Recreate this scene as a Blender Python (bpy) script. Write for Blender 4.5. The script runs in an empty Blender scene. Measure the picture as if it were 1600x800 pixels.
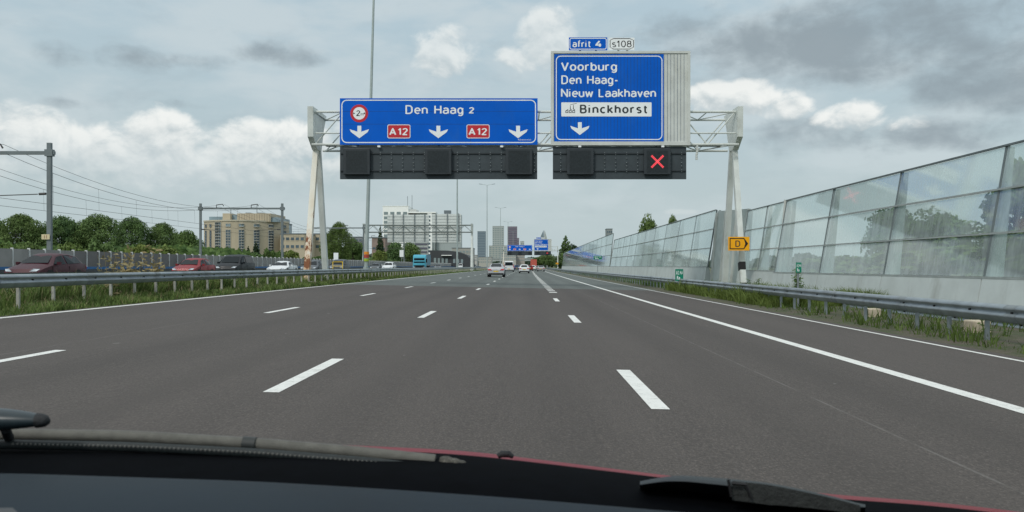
import bpy, bmesh, math, random
from mathutils import Vector, Matrix
random.seed(7)
R = math.radians
S = bpy.context.scene
COL = S.collection
F = 1300.0; U0 = 818.0; V0 = 416.0; H = 1.2
# survey helpers: turn photo measurements into metres once a distance is known
def wx(u, Y): return (u-U0)/F*Y
def wz(v, Y): return H-(v-V0)/F*Y
def P(u, v, Y): return Vector((wx(u, Y), Y, wz(v, Y)))
def sh(Y):
    if Y <= 0: return 0.0
    if Y < 371: return 2.9*(Y/371.0)**2
    return 2.9+2*2.9/371*(Y-371)*0.6
def rz(X): return -0.02*X

# ------------------------------------------------------------------ nodes
class NB:
    def __init__(s, nt): s.nt = nt; s.n = nt.nodes; s.l = nt.links
    def new(s, t, **k):
        n = s.n.new(t)
        for a, b in k.items(): setattr(n, a, b)
        return n
    def put(s, inp, v):
        if v is None: return
        if isinstance(v, bpy.types.NodeSocket): s.l.new(v, inp)
        else: inp.default_value = v
    def m(s, op, a, b=None, c=None, clamp=False):
        n = s.new('ShaderNodeMath', operation=op); n.use_clamp = clamp
        s.put(n.inputs[0], a); s.put(n.inputs[1], b); s.put(n.inputs[2], c)
        return n.outputs[0]
    def ss(s, x, a, b):
        n = s.new('ShaderNodeMapRange', interpolation_type='SMOOTHSTEP')
        s.put(n.inputs[0], x); n.inputs[1].default_value = a; n.inputs[2].default_value = b
        return n.outputs[0]
    def mix(s, f, a, b, bt='MIX'):
        n = s.new('ShaderNodeMix', data_type='RGBA', blend_type=bt)
        s.put(n.inputs[0], f)
        s.put(n.inputs[6], a if isinstance(a, bpy.types.NodeSocket) else (*a, 1))
        s.put(n.inputs[7], b if isinstance(b, bpy.types.NodeSocket) else (*b, 1))
        return n.outputs[2]
    def noise(s, vec, scale, det=4, rough=.55, dist=0):
        n = s.new('ShaderNodeTexNoise'); s.put(n.inputs['Vector'], vec)
        n.inputs['Scale'].default_value = scale; n.inputs['Detail'].default_value = det
        n.inputs['Roughness'].default_value = rough; n.inputs['Distortion'].default_value = dist
        return n.outputs['Fac']
    def mapping(s, vec, sc=(1, 1, 1), loc=(0, 0, 0)):
        n = s.new('ShaderNodeMapping'); s.put(n.inputs[0], vec)
        n.inputs['Scale'].default_value = sc; n.inputs['Location'].default_value = loc
        return n.outputs[0]

def srgb(r, g, b):
    f = lambda c: (c/255/12.92) if c/255 <= .04045 else ((c/255+.055)/1.055)**2.4
    return (f(r), f(g), f(b))

def newmat(name):
    m = bpy.data.materials.new(name); m.use_nodes = True
    nb = NB(m.node_tree); b = m.node_tree.nodes['Principled BSDF']
    return m, nb, b

MATS = {}
def mat(name, col, rough=.6, metal=0.0, var=.12, vscale=3.0, bump=0.0, bscale=40, spec=.4, coat=0, dirt=None, world=True):
    if name in MATS: return MATS[name]
    m, nb, b = newmat(name)
    tc = nb.new('ShaderNodeTexCoord')
    vec = tc.outputs['Object']
    n = nb.noise(vec, vscale, 5, .6)
    lo = tuple(c*(1-var) for c in col); hi = tuple(min(1, c*(1+var)) for c in col)
    f = nb.ss(n, .3, .7)
    c = nb.mix(f, lo, hi)
    if dirt:
        dcol, amt, dsc = dirt
        d = nb.noise(nb.mapping(vec, (1, 1, .35)), dsc, 6, .65)
        c = nb.mix(nb.m('MULTIPLY', nb.ss(d, .5, .75), amt), c, dcol)
    nb.put(b.inputs['Base Color'], c)
    b.inputs['Roughness'].default_value = rough
    b.inputs['Metallic'].default_value = metal
    b.inputs['Specular IOR Level'].default_value = spec
    b.inputs['Coat Weight'].default_value = coat
    if bump:
        bn = nb.new('ShaderNodeBump'); bn.inputs['Strength'].default_value = bump; bn.inputs['Distance'].default_value = .01
        nb.put(bn.inputs['Height'], nb.noise(vec, bscale, 4))
        nb.l.new(bn.outputs[0], b.inputs['Normal'])
    MATS[name] = m
    return m

def emat(name, col, e):
    m, nb, b = newmat(name)
    b.inputs['Base Color'].default_value = (*col, 1)
    b.inputs['Emission Color'].default_value = (*col, 1); b.inputs['Emission Strength'].default_value = e
    return m

def leafmat(name, dark, light, scale=.7):
    m, nb, b = newmat(name)
    tc = nb.new('ShaderNodeTexCoord'); v = tc.outputs['Object']
    n = nb.noise(v, scale, 3, .6); n2 = nb.noise(v, scale*9, 2, .6)
    f = nb.ss(nb.m('ADD', nb.m('MULTIPLY', n, .65), nb.m('MULTIPLY', n2, .35)), .36, .66)
    oi = nb.new('ShaderNodeObjectInfo')
    c = nb.mix(f, dark, light)
    c = nb.mix(nb.m('MULTIPLY', oi.outputs['Random'], .35), c, (light[0]*1.25, light[1]*.95, light[2]*.7))
    nb.put(b.inputs['Base Color'], c); b.inputs['Roughness'].default_value = .65
    b.inputs['Specular IOR Level'].default_value = .2
    tr = nb.new('ShaderNodeBsdfTranslucent'); nb.put(tr.inputs[0], c)
    mx = nb.new('ShaderNodeMixShader'); mx.inputs[0].default_value = .25
    nb.l.new(b.outputs[0], mx.inputs[1]); nb.l.new(tr.outputs[0], mx.inputs[2])
    nb.l.new(mx.outputs[0], m.node_tree.nodes['Material Output'].inputs[0])
    return m

# ------------------------------------------------------------------ mesh builder
class MB:
    def __init__(s): s.v = []; s.f = []
    def add(s, vs, fs):
        o = len(s.v); s.v += [tuple(p) for p in vs]; s.f += [tuple(o+i for i in f) for f in fs]; return s
    def quad(s, a, b, c, d): return s.add([a, b, c, d], [(0, 1, 2, 3)])
    def box(s, x0, x1, y0, y1, z0, z1):
        return s.add([(x0, y0, z0), (x1, y0, z0), (x1, y1, z0), (x0, y1, z0), (x0, y0, z1), (x1, y0, z1), (x1, y1, z1), (x0, y1, z1)],
                     [(0, 3, 2, 1), (4, 5, 6, 7), (0, 1, 5, 4), (1, 2, 6, 5), (2, 3, 7, 6), (3, 0, 4, 7)])
    def beam(s, a, b, w, d, w2=None, d2=None, up=(0, 0, 1)):
        a = Vector(a); b = Vector(b); t = (b-a).normalized()
        up = Vector(up)
        if abs(t.dot(up)) > .95: up = Vector((0, 1, 0))
        x = t.cross(up).normalized(); y = x.cross(t).normalized()
        w2 = w if w2 is None else w2; d2 = d if d2 is None else d2
        vs = []
        for p, ww, dd in ((a, w, d), (b, w2, d2)):
            for sx, sy in ((-1, -1), (1, -1), (1, 1), (-1, 1)): vs.append(p+x*sx*ww/2+y*sy*dd/2)
        return s.add(vs, [(0, 3, 2, 1), (4, 5, 6, 7), (0, 1, 5, 4), (1, 2, 6, 5), (2, 3, 7, 6), (3, 0, 4, 7)])
    def tube(s, pts, r, n=8, r2=None, cap=True):
        pts = [Vector(p) for p in pts]; k = len(pts); rings = []
        vs = []; fs = []
        for i, p in enumerate(pts):
            t = (pts[min(i+1, k-1)]-pts[max(i-1, 0)]).normalized()
            up = Vector((0, 0, 1)) if abs(t.z) < .9 else Vector((0, 1, 0))
            x = t.cross(up).normalized(); y = x.cross(t).normalized()
            rr = r if r2 is None else r+(r2-r)*i/(k-1)
            if isinstance(r, (list, tuple)): rr = r[i]
            for j in range(n):
                a = 2*math.pi*j/n; vs.append(p+x*math.cos(a)*rr+y*math.sin(a)*rr)
        for i in range(k-1):
            for j in range(n):
                fs.append((i*n+j, i*n+(j+1) % n, (i+1)*n+(j+1) % n, (i+1)*n+j))
        if cap: fs.append(tuple(range(n-1, -1, -1))); fs.append(tuple(range((k-1)*n, k*n)))
        return s.add(vs, fs)
    def poly(s, pts): return s.add(pts, [tuple(range(len(pts)))])
    def prism(s, pts, vec):
        n = len(pts); vec = Vector(vec); a = [Vector(p) for p in pts]; b = [p+vec for p in a]
        return s.add(a+b, [tuple(range(n-1, -1, -1)), tuple(range(n, 2*n))]+[(i, (i+1) % n, n+(i+1) % n, n+i) for i in range(n)])
    def grid(s, rows):
        n = len(rows[0]); vs = [p for r in rows for p in r]
        fs = [(i*n+j, i*n+j+1, (i+1)*n+j+1, (i+1)*n+j) for i in range(len(rows)-1) for j in range(n-1)]
        return s.add(vs, fs)
    def build(s, name, m, parent=None, smooth=None, loc=None):
        me = bpy.data.meshes.new(name); me.from_pydata(s.v, [], s.f); me.update()
        if smooth is not None:
            bm = bmesh.new(); bm.from_mesh(me)
            bmesh.ops.recalc_face_normals(bm, faces=bm.faces); bm.to_mesh(me); bm.free()
            me.shade_smooth(); me.set_sharp_from_angle(angle=R(smooth))
        if m: me.materials.append(m)
        o = bpy.data.objects.new(name, me); COL.objects.link(o)
        if parent: o.parent = parent
        if loc: o.location = loc
        return o

def tag(o, label=None, cat=None, group=None, kind=None):
    if label: o['label'] = label
    if cat: o['category'] = cat
    if group: o['group'] = group
    if kind: o['kind'] = kind
    return o
def empty(name, label, cat, loc=(0, 0, 0), rot=0, group=None):
    o = bpy.data.objects.new(name, None); COL.objects.link(o); o.location = loc; o.rotation_euler = (0, 0, rot)
    o.empty_display_size = .3
    return tag(o, label, cat, group)
def struct(name, mb, m, smooth=None): return tag(mb.build(name, m, None, smooth), kind='structure')
def copy_tree(o, parent=None):
    c = o.copy(); COL.objects.link(c); c.parent = parent
    for ch in [x for x in bpy.data.objects if x.parent == o]: copy_tree(ch, c)
    return c

def text(s, x0, x1, z0, z1, y, m, parent, name='lettering', bold=.02, space=1.1):
    """text fitted into a rectangle on a plane facing -Y (z0 bottom of ink, z1 top)."""
    cu = bpy.data.curves.new('t', 'FONT'); cu.body = s; cu.size = 1; cu.offset = bold; cu.space_character = space; cu.resolution_u = 4
    to = bpy.data.objects.new('t', cu); COL.objects.link(to)
    dg = bpy.context.evaluated_depsgraph_get(); dg.update()
    me = bpy.data.meshes.new_from_object(to.evaluated_get(dg))
    xs = [v.co.x for v in me.vertices]; ys = [v.co.y for v in me.vertices]
    a, b, c, d = min(xs), max(xs), min(ys), max(ys)
    for v in me.vertices:
        X = x0+(v.co.x-a)/(b-a)*(x1-x0); Z = z0+(v.co.y-c)/(d-c)*(z1-z0)
        v.co = (X, y, Z)
    me.name = name; me.materials.clear(); me.materials.append(m)
    bpy.data.objects.remove(to); bpy.data.curves.remove(cu)
    o = bpy.data.objects.new(name, me); COL.objects.link(o); o.parent = parent
    return o

def arc(cx, cy, rx, ry, a0, a1, n=10):
    return [(cx+rx*math.cos(R(a0+(a1-a0)*i/n)), cy+ry*math.sin(R(a0+(a1-a0)*i/n))) for i in range(n+1)]
XH = .70
def bowl(w=.50, h=XH): return arc(w/2, h/2, w/2, h/2, 0, 360, 20)
GL = {  # road-sign lettering as centre-line strokes: (advance, [polylines]); cap height 1
 'D': (.66, [[(0, 0), (0, 1), (.25, 1)]+arc(.25, .68, .33, .32, 90, 0, 6)+arc(.25, .32, .33, .32, 0, -90, 6)+[(0, 0)]]),
 'e': (.52, [[(.0, .37), (.50, .37)]+arc(.25, .37, .25, .33, 0, 180, 10)+arc(.25, .33, .25, .33, 180, 310, 9)]),
 'n': (.50, [[(0, 0), (0, XH)], [(0, .40)]+arc(.23, .45, .23, .25, 180, 0, 9)+[(.46, 0)]]),
 'h': (.50, [[(0, 0), (0, 1)], [(0, .40)]+arc(.23, .45, .23, .25, 180, 0, 9)+[(.46, 0)]]),
 'H': (.62, [[(0, 0), (0, 1)], [(.58, 0), (.58, 1)], [(0, .5), (.58, .5)]]),
 'a': (.50, [[(.03, .58)]+arc(.24, .46, .23, .24, 130, 0, 8)+[(.47, 0)], [(.47, .40), (.22, .40)]+arc(.20, .20, .20, .20, 90, 270, 8)+[(.28, 0), (.47, .14)]]),
 'g': (.50, [bowl(.46), [(.46, XH), (.46, -.05)]+arc(.23, -.05, .23, .22, 0, -140, 8)]),
 'V': (.66, [[(0, 1), (.31, 0), (.62, 1)]]),
 'o': (.54, [bowl(.50)]),
 'r': (.34, [[(0, 0), (0, XH)], [(0, .40)]+arc(.22, .44, .22, .25, 180, 70, 7)]),
 'b': (.52, [[(0, 0), (0, 1)], bowl(.47)]),
 'u': (.50, [[(0, XH), (0, .24)]+arc(.23, .24, .23, .24, 180, 360, 9)+[(.46, XH)], [(.46, .3), (.46, 0)]]),
 '-': (.34, [[(.02, .38), (.30, .38)]]),
 'N': (.66, [[(0, 0), (0, 1), (.60, 0), (.60, 1)]]),
 'i': (.13, [[(0, 0), (0, XH)], [(0, .93), (0, 1.0)]]),
 'w': (.76, [[(0, XH), (.17, 0), (.36, .62), (.55, 0), (.72, XH)]]),
 'L': (.50, [[(0, 1), (0, 0), (.44, 0)]]),
 'k': (.48, [[(0, 0), (0, 1)], [(.42, XH), (.02, .27)], [(.14, .38), (.45, 0)]]),
 'v': (.50, [[(0, XH), (.23, 0), (.46, XH)]]),
 'B': (.60, [[(0, 0), (0, 1), (.30, 1)]+arc(.30, .76, .20, .24, 90, -90, 8)+[(0, .52)], [(.30, .52)]+arc(.30, .26, .25, .26, 90, -90, 8)+[(0, 0)]]),
 'c': (.48, [arc(.25, .35, .25, .35, 50, 310, 14)]),
 's': (.44, [arc(.21, .52, .19, .18, 40, 200, 8)+[(.21, .35)]+arc(.21, .18, .20, .18, 60, -140, 9)]),
 't': (.34, [[(.12, .92), (.12, .18)]+arc(.27, .18, .15, .18, 180, 280, 5), [(0, XH), (.30, XH)]]),
 'f': (.34, [[(.10, 0), (.10, .80)]+arc(.26, .80, .16, .20, 180, 80, 5), [(0, .64), (.28, .64)]]),
 'A': (.68, [[(0, 0), (.31, 1), (.62, 0)], [(.10, .3), (.52, .3)]]),
 '1': (.34, [[(.0, .76), (.20, 1), (.20, 0)]]),
 '2': (.54, [arc(.25, .75, .24, .25, 165, -20, 9)+[(.0, 0), (.50, 0)]]),
 '4': (.56, [[(.34, 1), (.0, .28), (.52, .28)], [(.38, .55), (.38, 0)]]),
 '0': (.54, [arc(.25, .5, .25, .5, 0, 360, 22)]),
 '8': (.54, [arc(.25, .76, .20, .24, 0, 360, 16), arc(.25, .27, .25, .27, 0, 360, 18)]),
 '6': (.54, [arc(.25, .30, .25, .30, 0, 360, 18), [(.0, .32), (.06, .65), (.30, 1)]]),
 'm': (.74, [[(0, 0), (0, XH)], [(0, .40)]+arc(.18, .47, .18, .23, 180, 0, 7)+[(.36, 0)], [(.36, .40)]+arc(.54, .47, .18, .23, 180, 0, 7)+[(.72, 0)]]),
 'R': (.62, [[(0, 0), (0, 1), (.3, 1)]+arc(.3, .75, .23, .25, 90, -90, 8)+[(0, .5)], [(.28, .5), (.54, 0)]]),
 'j': (.18, [[(.06, XH), (.06, -.2), (-.04, -.25)], [(.06, .93), (.06, 1.)]]),
 ',': (.12, [[(.05, .06), (0, -.1)]]),
 ' ': (.30, []),
}
def road_text(st, x0, x1, z0, z1, y, m, parent, w=.15, gap=.20, name='lettering'):
    """stroke lettering fitted to the rectangle; z0 is the lowest ink, z1 the highest"""
    polys = []; X_ = 0
    for ch in st:
        adv, ps = GL[ch]
        for p in ps: polys.append([(a+X_, b) for a, b in p])
        X_ += adv+gap
    allp = [q for p in polys for q in p]; h = w/2
    a, b = min(q[0] for q in allp)-h, max(q[0] for q in allp)+h; c, d_ = min(q[1] for q in allp)-h, max(q[1] for q in allp)+h
    mb = MB(); k = 0
    fx = lambda q: x0+(q[0]-a)/(b-a)*(x1-x0); fz = lambda q: z0+(q[1]-c)/(d_-c)*(z1-z0)
    sx = (x1-x0)/(b-a); sz = (z1-z0)/(d_-c)
    for p in polys:
        for i in range(len(p)):
            yy = y-.0006*(k % 7); k += 1
            if i < len(p)-1:
                dx, dz = p[i+1][0]-p[i][0], p[i+1][1]-p[i][1]; L = math.hypot(dx, dz)
                if L < 1e-6: continue
                nx, nz = -dz/L*h, dx/L*h
                q = [(p[i][0]+nx, p[i][1]+nz), (p[i+1][0]+nx, p[i+1][1]+nz), (p[i+1][0]-nx, p[i+1][1]-nz), (p[i][0]-nx, p[i][1]-nz)]
                mb.poly([(fx(t), yy, fz(t)) for t in q])
            if 0 < i < len(p)-1 or math.hypot(p[0][0]-p[-1][0], p[0][1]-p[-1][1]) < .02:
                cx, cz = p[i]; mb.poly([(fx((cx+h*math.cos(R(t)), 0)), yy-.0003, fz((0, cz+h*math.sin(R(t))))) for t in range(0, 360, 45)])
    o = mb.build(name, m, parent)
    return o

def rrect(x0, x1, z0, z1, r, n=6):
    pts = []
    for cx, cz, a0 in ((x1-r, z1-r, 0), (x0+r, z1-r, 90), (x0+r, z0+r, 180), (x1-r, z0+r, 270)):
        for i in range(n+1):
            a = R(a0+90*i/n); pts.append((cx+r*math.cos(a), cz+r*math.sin(a)))
    return pts
def ring_xz(mb, outer, inner, y):
    n = len(outer)
    mb.add([(x, y, z) for x, z in outer]+[(x, y, z) for x, z in inner], [(i, (i+1) % n, n+(i+1) % n, n+i) for i in range(n)])
def border(x0, x1, z0, z1, r, t, y):
    mb = MB(); ring_xz(mb, rrect(x0, x1, z0, z1, r), rrect(x0+t, x1-t, z0+t, z1-t, max(r-t, .01)), y); return mb

# ------------------------------------------------------------------ materials
M_galv = mat('galvanised', (.30, .34, .36), .42, .55, .14, 2.5, dirt=((.12, .12, .11), .5, 1.2))
M_galvd = mat('galvanised_dull', (.22, .25, .26), .6, .3, .15, 3)
M_post = mat('pale_post', (.38, .38, .34), .7, 0, .15, 4, dirt=((.2, .19, .15), .6, 3))
M_pole = mat('lamp_pole_grey', (.38, .44, .43), .5, .25, .08, 1)
M_steelp = mat('painted_steel', (.62, .66, .63), .5, .0, .08, 1.2, dirt=((.30, .30, .25), .55, 1.6))
M_bluesign = mat('sign_blue', (.0, .115, .60), .5, 0, .07, .5, spec=.12, dirt=((.02, .13, .50), .45, .9))
M_white = mat('sign_white', (.88, .92, .93), .5, 0, .02, 2, spec=.2)
M_offw = mat('panel_white', (.60, .63, .60), .5, 0, .07, 1.5, dirt=((.4, .4, .34), .4, 1.5))
M_dark = mat('signal_dark', (.050, .064, .072), .6, 0, .12, 1.5, spec=.3)
M_dark2 = mat('signal_box_dark', (.028, .036, .042), .5, 0, .12, 1.5)
M_black = mat('black', (.008, .008, .009), .6, 0, .1)
M_redsign = mat('sign_red', srgb(196, 40, 52), .4, 0, .04)
M_yellow = mat('sign_yellow', srgb(250, 176, 18), .4, 0, .05)
M_redlamp = emat('red_lamp', (.85, .06, .08), .9)
M_tyre = mat('tyre', (.015, .015, .015), .8)
M_rim = mat('rim', (.3, .31, .32), .35, .8)
M_glassdark = mat('car_glass', (.010, .016, .019), .16, 0, .1, 1, spec=.12)
M_red_l = mat('tail_light', (.45, .015, .02), .25, spec=.6)
M_head_l = mat('head_light', (.65, .70, .74), .12, .3, spec=.8)
M_plate = mat('yellow_plate', (.75, .5, .05), .5)
M_conc = mat('concrete', (.42, .45, .44), .8, 0, .1, .7, .3, 30, dirt=((.26, .28, .26), .5, .8))
M_bark = mat('bark', (.07, .055, .04), .9, 0, .3, 6)
M_blk_plastic = mat('black_plastic', (.012, .014, .016), .65, 0, .2, 20, .3, 200)
L_dark = leafmat('leaf_dark', (.042, .088, .034), (.18, .285, .10), .45)
L_mid = leafmat('leaf_mid', (.045, .09, .03), (.155, .25, .075), .5)
L_light = leafmat('leaf_light', (.06, .105, .025), (.20, .28, .085), .6)
L_con = leafmat('leaf_conifer', (.018, .045, .022), (.055, .10, .042), .5)
L_weed = leafmat('leaf_weed', (.04, .075, .018), (.13, .20, .05), 2)
L_dry = leafmat('leaf_dry', (.13, .12, .06), (.36, .33, .19), 2)

def asphalt(name, base, tint):
    m, nb, b = newmat(name)
    tc = nb.new('ShaderNodeTexCoord'); v = tc.outputs['Object']
    lane = nb.noise(nb.mapping(v, (.5, .012, 1)), 1.0, 3, .5)
    big = nb.noise(nb.mapping(v, (.6, .06, 1)), 1.0, 5, .6)
    streak = nb.noise(nb.mapping(v, (9, .9, 1)), 2.2, 4, .7)
    grain = nb.noise(nb.mapping(v, (1, .55, 1)), 60, 3, .8)
    c = nb.mix(nb.ss(big, .3, .7), tuple(x*.86 for x in base), tuple(x*1.12 for x in base))
    c = nb.mix(nb.m('MULTIPLY', nb.ss(lane, .4, .6), .30), c, tuple(x*.76 for x in base))
    c = nb.mix(nb.m('MULTIPLY', nb.ss(streak, .35, .7), .22), c, tuple(x*1.55 for x in base))
    g2 = nb.noise(nb.mapping(v, (1, .5, 1)), 24, 3, .8)
    c = nb.mix(nb.m('MULTIPLY', nb.ss(g2, .5, .72), .30), c, tuple(x*1.9 for x in base))
    c = nb.mix(nb.m('MULTIPLY', nb.ss(grain, .50, .70), .6), c, tuple(x*2.4 for x in base))
    c = nb.mix(nb.m('MULTIPLY', nb.ss(grain, .48, .28), .7), c, tuple(x*.42 for x in base))
    # pale longitudinal joint and wheel-track wear
    sep = nb.new('ShaderNodeSeparateXYZ'); nb.put(sep.inputs[0], v); x = sep.outputs[0]
    for xj, w, a in ((2.76, .018, .20), (-6.35, .02, .14)):
        d = nb.m('ABSOLUTE', nb.m('SUBTRACT', x, xj))
        k = nb.m('MULTIPLY', nb.ss(d, w, w*.4), nb.m('MULTIPLY', nb.ss(nb.noise(v, 1.4, 3), .3, .6), a))
        c = nb.mix(k, c, (.34, .33, .31))
    for xw in (-4.9, -3.3, -1.35, .35, 2.1, 3.5):
        d = nb.m('ABSOLUTE', nb.m('SUBTRACT', x, xw))
        c = nb.mix(nb.m('MULTIPLY', nb.ss(d, .5, .0), .26), c, tuple(q*.62 for q in base))
    spots = nb.noise(nb.mapping(v, (1, .35, 1)), 5.5, 2, .5)
    c = nb.mix(nb.m('MULTIPLY', nb.ss(spots, .76, .82), .5), c, (.35, .35, .33))
    nb.put(b.inputs['Base Color'], c); b.inputs['Roughness'].default_value = .78
    b.inputs['Specular IOR Level'].default_value = .35
    bn = nb.new('ShaderNodeBump'); bn.inputs['Strength'].default_value = .5; bn.inputs['Distance'].default_value = .006
    nb.put(bn.inputs['Height'], grain); nb.l.new(bn.outputs[0], b.inputs['Normal'])
    return m
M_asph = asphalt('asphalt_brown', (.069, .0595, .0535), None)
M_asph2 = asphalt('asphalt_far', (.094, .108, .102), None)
def paintmat():
    m, nb, b = newmat('road_paint')
    v = nb.new('ShaderNodeTexCoord').outputs['Object']
    n = nb.noise(v, 7, 6, .7); g = nb.noise(v, 55, 3, .8)
    c = nb.mix(nb.m('MULTIPLY', nb.ss(nb.m('ADD', nb.m('MULTIPLY', n, .5), nb.m('MULTIPLY', g, .5)), .48, .64), .62), (.74, .75, .72), (.33, .33, .31))
    nb.put(b.inputs['Base Color'], c); b.inputs['Roughness'].default_value = .7
    return m
M_paint = paintmat()

def groundmat():
    m, nb, b = newmat('ground_earth')
    v = nb.new('ShaderNodeTexCoord').outputs['Object']
    n = nb.noise(v, .25, 6, .65); g = nb.noise(v, 6, 5, .7)
    c = nb.mix(nb.ss(n, .35, .65), (.045, .075, .022), (.10, .115, .045))
    c = nb.mix(nb.m('MULTIPLY', nb.ss(g, .45, .7), .6), c, (.12, .10, .07))
    nb.put(b.inputs['Base Color'], c); b.inputs['Roughness'].default_value = .95
    bn = nb.new('ShaderNodeBump'); bn.inputs['Strength'].default_value = .8; bn.inputs['Distance'].default_value = .05
    nb.put(bn.inputs['Height'], g); nb.l.new(bn.outputs[0], b.inputs['Normal'])
    return m
M_ground = groundmat()

def glassmat(name='barrier_glass', milk=.30):
    m, nb, b = newmat(name)
    v = nb.new('ShaderNodeTexCoord').outputs['Object']
    out = m.node_tree.nodes['Material Output']
    tr = nb.new('ShaderNodeBsdfTransparent'); tr.inputs[0].default_value = (.80, .90, .87, 1)
    gl = nb.new('ShaderNodeBsdfGlossy'); gl.inputs['Roughness'].default_value = .06; gl.inputs[0].default_value = (.86, .93, .93, 1)
    wob = nb.new('ShaderNodeBump'); wob.inputs['Strength'].default_value = .02; wob.inputs['Distance'].default_value = .02
    nb.put(wob.inputs['Height'], nb.noise(v, .7, 2)); nb.l.new(wob.outputs[0], gl.inputs['Normal'])
    df = nb.new('ShaderNodeBsdfDiffuse')
    dirt = nb.noise(nb.mapping(v, (1, 1, .25)), 2.2, 6, .7)
    nb.put(df.inputs[0], nb.mix(dirt, (.46, .55, .56), (.60, .68, .68)))
    lw = nb.new('ShaderNodeLayerWeight'); lw.inputs[0].default_value = .5
    frs = nb.m('ADD', .05, nb.m('MULTIPLY', nb.m('POWER', lw.outputs['Facing'], 3.6), .85))
    mx = nb.new('ShaderNodeMixShader'); mx2 = nb.new('ShaderNodeMixShader')
    nb.put(mx.inputs[0], nb.m('ADD', milk, nb.m('MULTIPLY', nb.ss(dirt, .3, .75), .25))); nb.l.new(tr.outputs[0], mx.inputs[1]); nb.l.new(df.outputs[0], mx.inputs[2])
    nb.put(mx2.inputs[0], nb.m('MULTIPLY', frs, 1.0, clamp=True)); nb.l.new(mx.outputs[0], mx2.inputs[1]); nb.l.new(gl.outputs[0], mx2.inputs[2])
    nb.l.new(mx2.outputs[0], out.inputs[0])
    return m
M_glass = glassmat()
M_glass_far = glassmat('barrier_glass_milky', .50)

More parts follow.
